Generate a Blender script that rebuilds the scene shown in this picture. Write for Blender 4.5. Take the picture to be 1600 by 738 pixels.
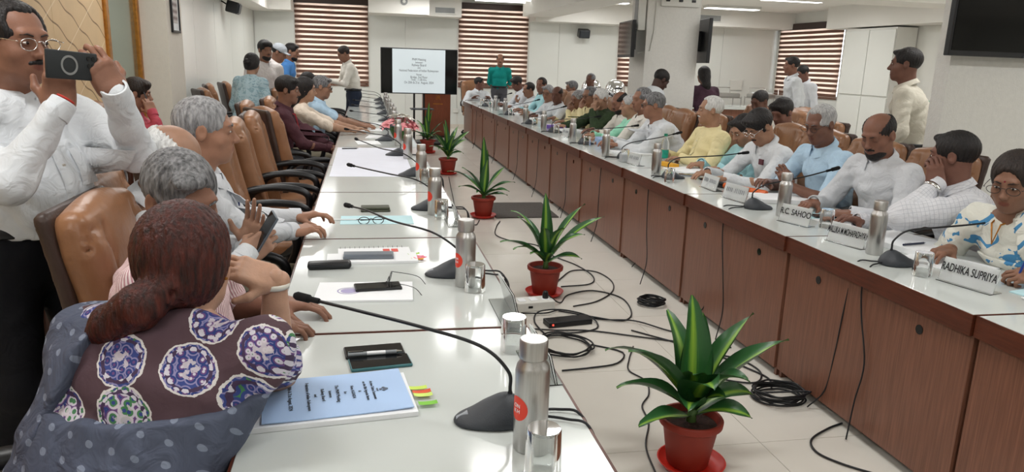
import bpy, bmesh, math, random
import numpy as np
from mathutils import Vector, Matrix
for o in list(bpy.data.objects): bpy.data.objects.remove(o)
scn = bpy.context.scene
COL = scn.collection
R = math.radians
PI = math.pi
# ------------------------------------------------------------------ camera
CAM_H = 1.55
def make_camera():
    p, a, r = R(13.27), R(-11.441), R(1.9)
    right0, fwd0, up0 = Vector((1,0,0)), Vector((0,math.cos(p),-math.sin(p))), Vector((0,math.sin(p),math.cos(p)))
    ri = right0*math.cos(r)+up0*math.sin(r); ui = up0*math.cos(r)-right0*math.sin(r)
    Z = Matrix.Rotation(a, 3, 'Z')
    ri, ui, fw = Z@ri, Z@ui, Z@fwd0
    m = Matrix((( ri.x,ui.x,-fw.x,0),(ri.y,ui.y,-fw.y,0),(ri.z,ui.z,-fw.z,CAM_H),(0,0,0,1)))
    cd = bpy.data.cameras.new('camera'); cam = bpy.data.objects.new('camera', cd); COL.objects.link(cam)
    cam.matrix_world = m
    cd.sensor_fit = 'HORIZONTAL'; cd.sensor_width = 36; cd.lens = 1150*36/1600
    cd.clip_start = .05; cd.clip_end = 200
    scn.camera = cam
make_camera()
# ------------------------------------------------------------------ world and exposure
w = bpy.data.worlds.new('daylight'); scn.world = w; w.use_nodes = True
w.node_tree.nodes['Background'].inputs[0].default_value = (.86,.93,1,1)
w.node_tree.nodes['Background'].inputs[1].default_value = 8.0
vs = scn.view_settings
vs.view_transform = 'Standard'; vs.look = 'None'; vs.gamma = 1; vs.use_curve_mapping = False
vs.exposure = 0.08
LAMP_W = 18.0
LAMP_COL = (1.0,.99,.975)
def lamp(x, y, z, sx, sy, power=LAMP_W):
    l = bpy.data.lights.new('ceiling_lamp', 'AREA'); l.shape = 'RECTANGLE'; l.size = sx; l.size_y = sy
    l.energy = power; l.color = LAMP_COL
    o = bpy.data.objects.new('ceiling_lamp', l); COL.objects.link(o); o.location = (x,y,z)
    return o
LIGHT_SPOTS = [(x,y) for x in (-1.2,1.3,4.9,7.9) for y in (-.6,2.0,4.7,7.4,10.6,13.2,15.6)]
for x,y in LIGHT_SPOTS: lamp(x, y, 2.80, 1.15, .28)
# ------------------------------------------------------------------ materials
def _pr(m): return m.node_tree.nodes['Principled BSDF']
MATS = {}
def mat(name, col, rough=.5, metal=0, var=.06, scale=8, bump=0, bscale=60, spec=.5, stretch=(1,1,1), coat=0, trans=0, ior=1.45, emit=0, sss=0, col2=None, rvar=0):
    if name in MATS: return MATS[name]
    m = bpy.data.materials.new(name); m.use_nodes = True; nt = m.node_tree; N = nt.nodes; L = nt.links; b = _pr(m)
    b.inputs['Roughness'].default_value = rough; b.inputs['Metallic'].default_value = metal
    b.inputs['Specular IOR Level'].default_value = spec; b.inputs['IOR'].default_value = ior
    b.inputs['Coat Weight'].default_value = coat; b.inputs['Transmission Weight'].default_value = trans
    if sss: b.inputs['Subsurface Weight'].default_value = sss; b.inputs['Subsurface Radius'].default_value = (.012,.005,.003)
    tc = N.new('ShaderNodeTexCoord'); mp = N.new('ShaderNodeMapping'); mp.inputs['Scale'].default_value = stretch
    L.new(tc.outputs['Object'], mp.inputs[0])
    n = N.new('ShaderNodeTexNoise'); n.inputs['Scale'].default_value = scale; n.inputs['Detail'].default_value = 4
    L.new(mp.outputs[0], n.inputs['Vector'])
    r = N.new('ShaderNodeValToRGB'); c = Vector(col[:3]); c2 = Vector(col2[:3]) if col2 else c
    lo, hi = c*(1-var), (c2*(1+var) if not col2 else c2)
    r.color_ramp.elements[0].position = .3; r.color_ramp.elements[1].position = .7
    r.color_ramp.elements[0].color = (*[min(1,v) for v in lo],1); r.color_ramp.elements[1].color = (*[min(1,v) for v in hi],1)
    L.new(n.outputs[0], r.inputs[0]); L.new(r.outputs[0], b.inputs['Base Color'])
    if rvar:
        mr = N.new('ShaderNodeMapRange'); mr.inputs['To Min'].default_value = rough-rvar; mr.inputs['To Max'].default_value = rough+rvar
        L.new(n.outputs[0], mr.inputs[0]); L.new(mr.outputs[0], b.inputs['Roughness'])
    if bump:
        n2 = N.new('ShaderNodeTexNoise'); n2.inputs['Scale'].default_value = bscale; n2.inputs['Detail'].default_value = 3
        L.new(mp.outputs[0], n2.inputs['Vector'])
        bp = N.new('ShaderNodeBump'); bp.inputs['Strength'].default_value = bump; bp.inputs['Distance'].default_value = .01
        L.new(n2.outputs[0], bp.inputs['Height']); L.new(bp.outputs[0], b.inputs['Normal'])
    if emit:
        b.inputs['Emission Strength'].default_value = emit; L.new(r.outputs[0], b.inputs['Emission Color'])
    MATS[name] = m
    return m
def srgb(h):
    h = h.lstrip('#'); v = [int(h[i:i+2],16)/255 for i in (0,2,4)]
    return tuple(c/12.92 if c<=.04045 else ((c+.055)/1.055)**2.4 for c in v)
def S(name, hexc, rough=.5, **k): return mat(name, srgb(hexc), rough, **k)
M_white = S('white_paint', 'dcdcd6', .45, var=.02, scale=3)
M_wallpanel = S('white_wall_laminate', 'dfe1dc', .22, var=.015, scale=2)
M_ceil = S('ceiling_plaster', 'e4e2dc', .8, var=.015, scale=2)
M_pillar = S('textured_column_paper', 'dcdbd6', .6, var=.03, scale=30, bump=.25, bscale=90)
M_cream = S('cream_wallpaper', 'd8d0c4', .7, var=.02, scale=20, bump=.1)
M_floor = S('cream_vitrified_tile', 'd6d2c9', .16, var=.025, scale=2.2, rvar=.05)
M_grout = S('tile_grout', 'b2ada2', .7)
M_top = S('white_laminate_top', 'c6cbc8', .12, var=.012, scale=3)
M_edge = S('dark_wood_edging', '54291a', .35, var=.25, scale=14, stretch=(6,.6,6), bump=.1)
M_black = S('black_plastic', '17181b', .38, var=.1)
M_blackgloss = S('black_gloss', '08090b', .08)
M_darkgrey = S('dark_grey_plastic', '33373d', .42, var=.1, bump=.2, bscale=400)
M_steel = mat('brushed_steel', (.52,.51,.50), .33, 1, var=.08, scale=10, stretch=(30,30,.6))
M_chrome = mat('polished_steel', (.72,.72,.72), .14, 1, var=.03)
M_glass = mat('clear_glass', (.97,.985,.98), .02, 0, var=0, trans=1, ior=1.45)
M_acryl = mat('clear_acrylic', (.96,.975,.97), .03, 0, var=0, trans=1, ior=1.2)
M_paper = S('white_paper', 'eceef0', .7, var=.015, scale=4)
M_paperblue = S('pale_blue_paper', 'a9c4e8', .55, var=.02, scale=4)
M_papercyan = S('pale_cyan_paper', 'bfe3ea', .6, var=.02, scale=4)
M_ink = S('black_ink', '1d1d22', .7)
M_leather = mat('tan_leather', srgb('8f6547'), .34, var=.14, scale=5, bump=.28, bscale=26)
M_leatherdark = S('dark_brown_leather', '3f2f28', .45, var=.12, bump=.2, bscale=60)
M_cable = S('black_cable', '14161a', .45)
M_terracotta = S('terracotta_plastic', '8d2f20', .55, var=.12, scale=6)
M_redplastic = S('red_plastic', 'cf2d20', .4, var=.05)
M_soil = S('potting_soil', '35211a', .95, var=.5, scale=60, bump=.8, bscale=120)
M_gold = mat('gilt_frame', srgb('a8702e'), .35, .6, var=.25, scale=25, bump=.3, bscale=50)
M_orangewood = S('orange_wood', 'a5673a', .35, var=.15, scale=5, stretch=(8,8,.8))
M_darkwood = S('dark_polished_wood', '3c1f16', .28, var=.2, scale=6, stretch=(5,1,1))
M_grill = S('grey_grille', '8b8d8c', .5)
M_lamp = mat('lamp_diffuser', (1,1,.98), .5, var=0, emit=5.0)
def veneer():
    m = S('brown_veneer', '7c5443', .36, var=.12, scale=5, stretch=(14,14,.7)); nt=m.node_tree; N=nt.nodes; L=nt.links; b=_pr(m)
    tc=N.new('ShaderNodeTexCoord'); mp=N.new('ShaderNodeMapping'); mp.inputs['Scale'].default_value=(120,120,2.5)
    n=N.new('ShaderNodeTexNoise'); n.inputs['Scale'].default_value=1.6; n.inputs['Detail'].default_value=3
    L.new(tc.outputs['Object'],mp.inputs[0]); L.new(mp.outputs[0],n.inputs['Vector'])
    mx=N.new('ShaderNodeMix'); mx.data_type='RGBA'; mx.blend_type='MULTIPLY'; mx.inputs[0].default_value=.55
    r=N.new('ShaderNodeValToRGB'); r.color_ramp.elements[0].color=(.55,.5,.47,1); r.color_ramp.elements[1].color=(1.15,1.1,1.06,1); r.color_ramp.elements[0].position=.35; r.color_ramp.elements[1].position=.65
    L.new(n.outputs[0],r.inputs[0])
    src=b.inputs['Base Color'].links[0].from_socket
    L.new(src,mx.inputs[6]); L.new(r.outputs[0],mx.inputs[7]); L.new(mx.outputs[2],b.inputs['Base Color'])
    return m
M_veneer = veneer()
# ------------------------------------------------------------------ mesh helpers
def rot_to(d):
    d = Vector(d).normalized()
    return d.to_track_quat('Z','Y').to_matrix()
class MB:
    def __init__(s): s.v=[]; s.f=[]; s.uv=None
    def add(s, vs, fs):
        n=len(s.v); s.v += [tuple(p) for p in vs]; s.f += [tuple(i+n for i in f) for f in fs]; return s
    def box(s, c, size, rz=0, rx=0, ry=0):
        M = Matrix.Rotation(rz,3,'Z')@Matrix.Rotation(rx,3,'X')@Matrix.Rotation(ry,3,'Y'); c=Vector(c)
        vs=[c+M@Vector((sx*size[0]/2,sy*size[1]/2,sz*size[2]/2)) for sx in (-1,1) for sy in (-1,1) for sz in (-1,1)]
        return s.add(vs,[(0,1,3,2),(4,6,7,5),(0,4,5,1),(2,3,7,6),(0,2,6,4),(1,5,7,3)])
    def bx(s, lo, hi):
        return s.box([(a+b)/2 for a,b in zip(lo,hi)],[b-a for a,b in zip(lo,hi)])
    def lathe(s, prof, n=24, c=(0,0,0), cap=True, axis=None):
        c=Vector(c); A=rot_to(axis) if axis is not None else Matrix.Identity(3); vs=[]; fs=[]
        for r,z in prof:
            for k in range(n):
                t=2*PI*k/n; vs.append(c+A@Vector((r*math.cos(t),r*math.sin(t),z)))
        m=len(prof)
        for i in range(m-1):
            for k in range(n):
                k2=(k+1)%n; fs.append((i*n+k,i*n+k2,(i+1)*n+k2,(i+1)*n+k))
        if cap:
            if prof[0][0]>1e-5: fs.append(tuple(reversed(range(n))))
            if prof[-1][0]>1e-5: fs.append(tuple((m-1)*n+k for k in range(n)))
        return s.add(vs,fs)
    def tube(s, pts, r, n=8, cap=True):
        P=[Vector(p) for p in pts]; rs = r if hasattr(r,'__len__') else [r]*len(P); vs=[]; fs=[]
        up=None
        for i,p in enumerate(P):
            d=(P[min(i+1,len(P)-1)]-P[max(i-1,0)]).normalized()
            if up is None:
                up=Vector((0,0,1)) if abs(d.z)<.9 else Vector((1,0,0))
            a=up-d*up.dot(d)
            if a.length<1e-5: a=d.orthogonal()
            a.normalize(); up=a; b=d.cross(a)
            rr=rs[i]; ra,rb=(rr if hasattr(rr,'__len__') else (rr,rr))
            for k in range(n):
                t=2*PI*k/n; vs.append(p+a*ra*math.cos(t)+b*rb*math.sin(t))
        for i in range(len(P)-1):
            for k in range(n):
                k2=(k+1)%n; fs.append((i*n+k,i*n+k2,(i+1)*n+k2,(i+1)*n+k))
        if cap: fs.append(tuple(reversed(range(n)))); fs.append(tuple((len(P)-1)*n+k for k in range(n)))
        return s.add(vs,fs)
    def grid(s, fn, nu, nv):
        vs=[fn(i/nu,j/nv) for i in range(nu+1) for j in range(nv+1)]
        fs=[(i*(nv+1)+j,(i+1)*(nv+1)+j,(i+1)*(nv+1)+j+1,i*(nv+1)+j+1) for i in range(nu) for j in range(nv)]
        return s.add(vs,fs)
    def mesh(s, name, mt, bevel=0, seg=2, smooth=False, fixn=False):
        me=bpy.data.meshes.new(name); me.from_pydata(s.v,[],s.f)
        if bevel or fixn:
            bm=bmesh.new(); bm.from_mesh(me)
            if fixn: bmesh.ops.recalc_face_normals(bm, faces=bm.faces)
            if bevel: bmesh.ops.bevel(bm, geom=list(bm.edges), offset=bevel, segments=seg, affect='EDGES', profile=.5, clamp_overlap=True)
            bm.to_mesh(me); bm.free()
        if smooth:
            me.polygons.foreach_set('use_smooth',[True]*len(me.polygons))
            if smooth!='all' and hasattr(me,'set_sharp_from_angle'): me.set_sharp_from_angle(angle=R(40))
        if mt: me.materials.append(mt)
        return me
    def build(s, name, mt, parent=None, loc=(0,0,0), **k):
        return link(name, s.mesh(name,mt,**k), parent, loc)
def link(name, data, parent=None, loc=(0,0,0), rz=0):
    o=bpy.data.objects.new(name,data); COL.objects.link(o); o.location=loc; o.rotation_euler=(0,0,rz)
    if parent: o.parent=parent
    return o
def tag(o, label=None, cat=None, group=None, kind=None):
    if label: o['label']=label
    if cat: o['category']=cat
    if group: o['group']=group
    if kind: o['kind']=kind
    return o
def thing(name, label, cat, loc=(0,0,0), rz=0, group=None):
    return tag(link(name,None,None,loc,rz),label,cat,group)
def struct(name, mb, mt, **k):
    return tag(mb.build(name,mt,**k),kind='structure')
def copy_tree(o, loc=None, rz=None, label=None, group=None, parent=None):
    c=o.copy(); COL.objects.link(c)
    if parent: c.parent=parent
    if loc is not None: c.location=loc
    if rz is not None: c.rotation_euler=(0,0,rz)
    if label: c['label']=label
    if group: c['group']=group
    for ch in list(o.children): copy_tree(ch,parent=c)
    return c
def text(body, size, mt, parent, M, align='CENTER', name='lettering', bold=0):
    cu=bpy.data.curves.new(name,'FONT'); cu.body=body; cu.size=size; cu.align_x=align; cu.align_y='CENTER'; cu.offset=bold
    cu.extrude=.0003; cu.materials.append(mt)
    t=bpy.data.objects.new('tmp_text',cu); COL.objects.link(t)
    dg=bpy.context.evaluated_depsgraph_get(); me=bpy.data.meshes.new_from_object(t.evaluated_get(dg)); bpy.data.objects.remove(t)
    if not me.materials: me.materials.append(mt)
    me.transform(M)
    return link(name,me,parent)
def spline(pts, n=8):
    P=[Vector(p) for p in pts]; P=[P[0]*2-P[1]]+P+[P[-1]*2-P[-2]]; out=[]
    for i in range(1,len(P)-2):
        for k in range(n):
            t=k/n; a,b,c,d=P[i-1],P[i],P[i+1],P[i+2]
            out.append(.5*((2*b)+(c-a)*t+(2*a-5*b+4*c-d)*t*t+(3*b-a-3*c+d)*t**3))
    out.append(P[-2]); return out
# ------------------------------------------------------------------ implicit surfaces (soft shapes and figures)
V3=lambda *a: np.array(a,float)
class SDF:
    def __init__(s, lo, hi, h):
        s.lo=np.array(lo,float); s.h=h; s.n=np.ceil((np.array(hi,float)-s.lo)/h).astype(int)+1
        s.f=np.full(s.n,.5,np.float32)
        s.ax=[(s.lo[i]+h*np.arange(s.n[i])).astype(np.float32) for i in range(3)]
    def sub(s, lo, hi):
        a=np.clip(np.floor((np.array(lo)-s.lo)/s.h).astype(int),0,s.n); b=np.clip(np.ceil((np.array(hi)-s.lo)/s.h).astype(int)+1,0,s.n)
        if (b<=a).any(): return None
        sl=tuple(slice(a[i],b[i]) for i in range(3))
        return sl, s.ax[0][sl[0]][:,None,None], s.ax[1][sl[1]][None,:,None], s.ax[2][sl[2]][None,None,:]
    def op(s, sl, d, k, op):
        a=s.f[sl]
        if op=='add':
            hh=np.maximum(k-np.abs(a-d),0)/k; s.f[sl]=np.minimum(a,d)-hh*hh*k*.25
        elif op=='sub':
            d=-d; hh=np.maximum(k-np.abs(a-d),0)/k; s.f[sl]=np.maximum(a,d)+hh*hh*k*.25
    def cap(s, a, b, ra, rb, k=.02, op='add'):
        a=np.array(a,float); b=np.array(b,float); m=max(ra,rb)+k+s.h*2
        r=s.sub(np.minimum(a,b)-m,np.maximum(a,b)+m)
        if r is None: return s
        sl,X,Y,Z=r; d=b-a; L=float(d@d)+1e-12
        t=np.clip(((X-a[0])*d[0]+(Y-a[1])*d[1]+(Z-a[2])*d[2])/L,0,1)
        D=np.sqrt((X-a[0]-t*d[0])**2+(Y-a[1]-t*d[1])**2+(Z-a[2]-t*d[2])**2)-(ra+(rb-ra)*t)
        s.op(sl,D.astype(np.float32),k,op); return s
    def ell(s, c, r, A=None, k=.02, op='add'):
        c=np.array(c,float); r=np.array(r,float); m=max(r)+k+s.h*2; q=s.sub(c-m,c+m)
        if q is None: return s
        sl,X,Y,Z=q; A=np.eye(3) if A is None else A
        x,y,z=X-c[0],Y-c[1],Z-c[2]
        P=[x*A[0,i]+y*A[1,i]+z*A[2,i] for i in range(3)]
        k0=np.sqrt(sum((P[i]/r[i])**2 for i in range(3))); k1=np.sqrt(sum((P[i]/r[i]**2)**2 for i in range(3)))+1e-6
        s.op(sl,(k0*(k0-1)/k1).astype(np.float32),k,op); return s
    def ecap(s, a, b, ra, rb, e1, k=.03, op='add'):
        # capsule with elliptical section: ra, rb = (width along e1, depth) at each end
        a=np.array(a,float); b=np.array(b,float); m=max(*ra,*rb)+k+s.h*2; q=s.sub(np.minimum(a,b)-m,np.maximum(a,b)+m)
        if q is None: return s
        sl,X,Y,Z=q; d=b-a; L=np.linalg.norm(d)+1e-9; w=d/L; e1=np.array(e1,float); e1=e1-w*(e1@w); e1/=np.linalg.norm(e1); e2=np.cross(w,e1)
        x,y,z=X-a[0],Y-a[1],Z-a[2]
        U=x*e1[0]+y*e1[1]+z*e1[2]; Vv=x*e2[0]+y*e2[1]+z*e2[2]; W=x*w[0]+y*w[1]+z*w[2]
        t=np.clip(W/L,0,1); O=W-t*L; rw=ra[0]+(rb[0]-ra[0])*t; rd=ra[1]+(rb[1]-ra[1])*t
        mn=np.minimum(rw,rd); D=(np.sqrt((U/rw)**2+(Vv/rd)**2+(O/mn)**2)-1)*mn
        s.op(sl,D.astype(np.float32),k,op); return s
    def box(s, c, half, A=None, rnd=.01, k=.01, op='add'):
        c=np.array(c,float); half=np.array(half,float); m=np.linalg.norm(half)+k+s.h*2; q=s.sub(c-m,c+m)
        if q is None: return s
        sl,X,Y,Z=q; A=np.eye(3) if A is None else A
        x,y,z=X-c[0],Y-c[1],Z-c[2]
        P=[np.abs(x*A[0,i]+y*A[1,i]+z*A[2,i])-(half[i]-rnd) for i in range(3)]
        D=np.sqrt(sum(np.maximum(p,0)**2 for p in P))+np.minimum(np.maximum(np.maximum(P[0],P[1]),P[2]),0)-rnd
        s.op(sl,D.astype(np.float32),k,op); return s
    def plane(s, p, n, k=.004):
        # keep the side n points to
        p=np.array(p,float); n=np.array(n,float); n/=np.linalg.norm(n)
        X,Y,Z=s.ax[0][:,None,None],s.ax[1][None,:,None],s.ax[2][None,None,:]
        d=-((X-p[0])*n[0]+(Y-p[1])*n[1]+(Z-p[2])*n[2]); s.f=np.maximum(s.f,d.astype(np.float32)); return s
    def wrinkle(s, amp, freq, seed, along=None):
        rg=np.random.RandomState(seed); X,Y,Z=s.ax[0][:,None,None],s.ax[1][None,:,None],s.ax[2][None,None,:]
        w=0
        for i in range(3):
            a=rg.normal(size=3); a/=np.linalg.norm(a); b=rg.normal(size=3); b/=np.linalg.norm(b); fr=freq*(1+.55*i)
            ph=rg.rand()*6; w=w+np.sin((X*a[0]+Y*a[1]+Z*a[2])*fr+2.2*np.sin((X*b[0]+Y*b[1]+Z*b[2])*fr*.45+ph))/(1+.5*i)
        w=1-np.abs(w)*.8
        s.f=s.f+(amp*w).astype(np.float32); return s
    def nets(s):
        f=s.f; g=f<0
        c=np.zeros(np.array(f.shape)-1,np.int8)
        for dx in (0,1):
            for dy in (0,1):
                for dz in (0,1): c+=g[dx:f.shape[0]-1+dx,dy:f.shape[1]-1+dy,dz:f.shape[2]-1+dz]
        act=(c>0)&(c<8); I,J,K=np.nonzero(act); n=len(I)
        idx=np.full(act.shape,-1,np.int64); idx[I,J,K]=np.arange(n)
        C=np.array([(a,b,d) for a in (0,1) for b in (0,1) for d in (0,1)]); V=np.stack([f[I+a,J+b,K+d] for a,b,d in C],1)
        pos=np.zeros((n,3)); cnt=np.zeros(n)
        for i in range(8):
            for j in range(i+1,8):
                if np.abs(C[i]-C[j]).sum()!=1: continue
                m=(V[:,i]<0)!=(V[:,j]<0)
                if not m.any(): continue
                t=V[m,i]/(V[m,i]-V[m,j]); pos[m]+=C[i]+t[:,None]*(C[j]-C[i]); cnt[m]+=1
        P=s.lo+s.h*(np.stack([I,J,K],1)+pos/cnt[:,None])
        Q=[]
        for ax in range(3):
            b1,b2=(ax+1)%3,(ax+2)%3
            A=[slice(None)]*3; B=[slice(None)]*3; A[ax]=slice(0,-1); B[ax]=slice(1,None)
            for b in (b1,b2):
                A[b]=slice(1,-1); B[b]=slice(1,-1)
            a,bb=g[tuple(A)],g[tuple(B)]
            for flip,m in ((0,a&~bb),(1,~a&bb)):
                E=np.stack(np.nonzero(m),1)
                if not len(E): continue
                E[:,b1]+=1; E[:,b2]+=1
                q=[]
                for o1,o2 in ((0,0),(1,0),(1,1),(0,1)):
                    e=E.copy(); e[:,b1]-=1-o1; e[:,b2]-=1-o2; q.append(idx[e[:,0],e[:,1],e[:,2]])
                q=np.stack(q if not flip else q[::-1],1); Q.append(q)
        Q=np.concatenate(Q) if Q else np.zeros((0,4),int)
        return P,Q
def npmesh(name, P, Q, mt, smooth=True, attrs=None):
    me=bpy.data.meshes.new(name); nv,nf=len(P),len(Q)
    me.vertices.add(nv); me.vertices.foreach_set('co',np.asarray(P,np.float32).ravel())
    me.loops.add(nf*4); me.polygons.add(nf)
    me.loops.foreach_set('vertex_index',np.asarray(Q,np.int32).ravel())
    me.polygons.foreach_set('loop_start',np.arange(0,nf*4,4,dtype=np.int32))
    me.polygons.foreach_set('loop_total',np.full(nf,4,np.int32))
    me.polygons.foreach_set('use_smooth',np.full(nf,smooth,bool))
    me.update(calc_edges=True)
    for an,(tp,arr) in (attrs or {}).items():
        at=me.attributes.new(an,tp,'POINT'); key='color' if tp=='FLOAT_COLOR' else ('vector' if tp=='FLOAT_VECTOR' else 'value')
        at.data.foreach_set(key,np.asarray(arr,np.float32).ravel())
    if mt: me.materials.append(mt)
    return me
# ------------------------------------------------------------------ room shell
XL, XR, YB, YF, ZC = -2.36, 10.08, -3.0, 17.3, 2.9
# floor: slab with individual tiles let into the grout
fl = struct('floor', MB().bx((XL-.1,YB-.1,-.08),(XR+.1,YF+.1,-.003)), M_grout)
TS=.8; tm=MB().bx((-TS/2+.0015,-TS/2+.0015,-.02),(TS/2-.0015,TS/2-.0015,0)).mesh('tile',M_floor)
rest=MB()
for i in range(16):
    for j in range(26):
        x=XL+TS*(i+.5); y=YB+TS*(j+.5)
        if x-TS/2>XR or y-TS/2>YF: continue
        if x<4.2 and y>.5: link('tile',tm,fl,(x,y,0))
        else: rest.bx((x-TS/2+.0015,y-TS/2+.0015,-.02),(min(XR,x+TS/2)-.0015,min(YF,y+TS/2)-.0015,0))
tag(rest.build('far_tiles',M_floor,fl),kind='stuff')
struct('ceiling', MB().bx((XL-.1,YB-.1,ZC),(XR+.1,YF+.1,ZC+.1)), M_ceil)
wl=struct('wall_left', MB().bx((XL-.15,YB,0),(XL,YF+.15,ZC)), M_white)
struct('wall_back', MB().bx((XL,YB-.15,0),(XR,YB,ZC)), M_white)
def holed(name, axis, const, lo, hi, holes, th):
    # wall along one axis with rectangular openings (a0,a1,z0,z1)
    mb=MB(); cuts=sorted(holes)
    def seg(a0,a1,z0,z1):
        if axis=='x': mb.bx((a0,const,z0),(a1,const+th,z1))
        else: mb.bx((const,a0,z0),(const+th,a1,z1))
    a=lo
    for (h0,h1,z0,z1) in cuts:
        seg(a,h0,0,ZC); seg(h0,h1,0,z0); seg(h0,h1,z1,ZC); a=h1
    seg(a,hi,0,ZC)
    return struct(name,mb,M_white)
WINS=[(-1.46,.06,.93,2.76),(2.12,3.70,.96,2.80),(5.95,7.3,1.1,2.62)]
wf=holed('wall_far','x',YF,XL,XR+.15,WINS,.15)
WR=(14.66,17.16,1.0,2.64)
wr=holed('wall_right','y',XR,YB,YF,[WR],.15)
# window frames with panes, outside the blinds
def frame(name, horiz, c, a0,a1,z0,z1):
    r=link(name,None); r['kind']='structure'
    mb=MB(); t=.05
    def b(p0,p1,q0,q1):
        if horiz: mb.bx((p0,c,q0),(p1,c+.06,q1))
        else: mb.bx((c,p0,q0),(c+.06,p1,q1))
    b(a0,a0+t,z0,z1); b(a1-t,a1,z0,z1); b(a0,a1,z0,z0+t); b(a0,a1,z1-t,z1); m=(a0+a1)/2; b(m-t/2,m+t/2,z0,z1)
    mb.build('window_frame',M_white,r)
    for p0,p1 in ((a0+t,m-t/2),(m+t/2,a1-t)):
        g=MB()
        if horiz: g.bx((p0,c+.028,z0+t),(p1,c+.034,z1-t))
        else: g.bx((c+.028,p0,z0+t),(c+.034,p1,z1-t))
        g.build('pane',M_glass,r)
for i,(a0,a1,z0,z1) in enumerate(WINS): frame(f'window_{i+1}',True,YF+.06,a0,a1,z0,z1)
frame('window_4',False,XR+.06,*WR)
# striped zebra blinds: every brown slat and sheer band a part
M_slat=S('brown_blind_fabric','6d4d3f',.7,var=.12,scale=30)
def sheer():
    m=bpy.data.materials.new('sheer_blind_fabric'); m.use_nodes=True; N=m.node_tree.nodes; L=m.node_tree.links
    N.remove(N['Principled BSDF']); t=N.new('ShaderNodeBsdfTranslucent'); d=N.new('ShaderNodeBsdfDiffuse'); x=N.new('ShaderNodeMixShader')
    n=N.new('ShaderNodeTexNoise'); n.inputs['Scale'].default_value=3; r=N.new('ShaderNodeValToRGB')
    r.color_ramp.elements[0].color=(.45,.34,.27,1); r.color_ramp.elements[1].color=(.95,.85,.78,1)
    L.new(n.outputs[0],r.inputs[0]); L.new(r.outputs[0],t.inputs[0]); L.new(r.outputs[0],d.inputs[0])
    x.inputs[0].default_value=.15; L.new(t.outputs[0],x.inputs[1]); L.new(d.outputs[0],x.inputs[2]); L.new(x.outputs[0],N['Material Output'].inputs[0]); return m
M_sheer=sheer()
def blind(label, horiz, c, a0,a1,z0,z1):
    W=a1-a0; r=thing('window_blind',label,'blind',((a0+a1)/2,c,z0) if horiz else (c,(a0+a1)/2,z0),0 if horiz else PI/2,'striped window blinds')
    p=.106; n=int((z1-z0-.1)/p)
    sm=MB().box((0,0,0),(W,.004,.064)).mesh('slat',M_slat,bevel=.0015,seg=1); bm_=MB().box((0,0,0),(W-.01,.002,p-.064)).mesh('sheer_band',M_sheer)
    for k in range(n):
        z=.05+p*k
        link('slat',sm,r,(0,0,z+.032)); link('sheer_band',bm_,r,(0,.001,z+.064+(p-.064)/2))
    MB().box((0,0,.02),(W,.014,.045)).build('bottom_rail',M_slat,r,bevel=.004)
    h=z1-z0-(.05+p*n)
    MB().box((0,-.01,.05+p*n+h/2),(W+.02,.07,h)).build('headrail_cassette',S('dark_brown_metal','3a2a25',.4),r,bevel=.006)
    MB().tube([(W/2+.012,-.035,z1-z0-.04),(W/2+.012,-.03,(z1-z0)*.35)],.003,6).build('cord',M_white,r)
blind('striped brown blind behind the standing men holding papers',True,YF-.03,-1.49,.08,.92,2.79)
blind('striped brown blind behind the man in the teal shirt',True,YF-.03,2.10,3.72,.95,2.83)
blind('striped brown blind half hidden by the square column',True,YF-.03,5.93,7.32,1.08,2.62)
blind('striped brown blind on the side wall behind the buffet stands',False,XR-.03,14.64,17.18,.98,2.66)
# laminate panels with open joints on the left and far walls
def panels(wall, horiz, c, cuts, z0, z1, th=.012):
    for a0,a1 in zip(cuts,cuts[1:]):
        mb=MB()
        if horiz: mb.bx((a0+.005,c-th,z0),(a1-.005,c,z1))
        else: mb.bx((c,a0+.005,z0),(c+th,a1-.005,z1))
        mb.build('panel',M_wallpanel,wall)
panels(wl,False,XL,[9.27,10.0,11.4,12.9,14.4,15.85,17.29],.1,2.46)
for cuts,z0,z1 in (([XL+.02,-1.5],.1,2.47),([.1,.9,2.08],.1,2.47),([3.75,4.47,5.9],.1,2.47),([7.35,8.6,10.06],.1,2.53)): panels(wf,True,YF,cuts,z0,z1)
panels(wf,True,YF,[-1.47,.07],.1,.9); panels(wf,True,YF,[2.11,3.71],.1,.92)
tag(MB().bx((XL,9.27,0),(XL+.02,YF,.1)).build('baseboard_left',M_cream),kind='structure')
tag(MB().bx((XL,YF-.02,0),(XR,YF,.1)).build('baseboard_far',M_cream),kind='structure')
# bulkheads and beams
struct('trim_1', MB().bx((XL,9.27,2.46),(XL+.42,YF,ZC)), M_ceil)
bk=MB()
for a,b,y in ((XL+.42,-1.5,16.62),(.09,1.35,16.25),(1.35,2.08,16.62),(3.74,5.9,16.62),(5.9,XR,16.62)): bk.bx((a,y,2.47 if a<5 else 2.53),(b,YF,ZC))
struct('trim_2', bk, M_ceil)
struct('trim_3', MB().bx((3.44,YB,2.55),(4.14,16.62,ZC)), M_ceil)
struct('trim_4', MB().bx((4.14,9.0,2.50),(XR,9.7,ZC)), M_ceil)
struct('trim_5', MB().bx((XR-.5,YB,2.45),(XR,14.6,ZC)), M_ceil)
struct('trim_6', MB().bx((1.35,10.3,2.72),(3.44,10.9,ZC)), M_ceil)
struct('wall_column', MB().bx((3.44,9.0,0),(4.14,9.55,ZC)), M_pillar)
struct('wall_partition', MB().bx((3.66,4.2,0),(5.4,4.32,ZC)), M_pillar)
struct('wall_pillar', MB().bx((XL,8.6,0),(-2.04,9.27,ZC)), M_cream)
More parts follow.
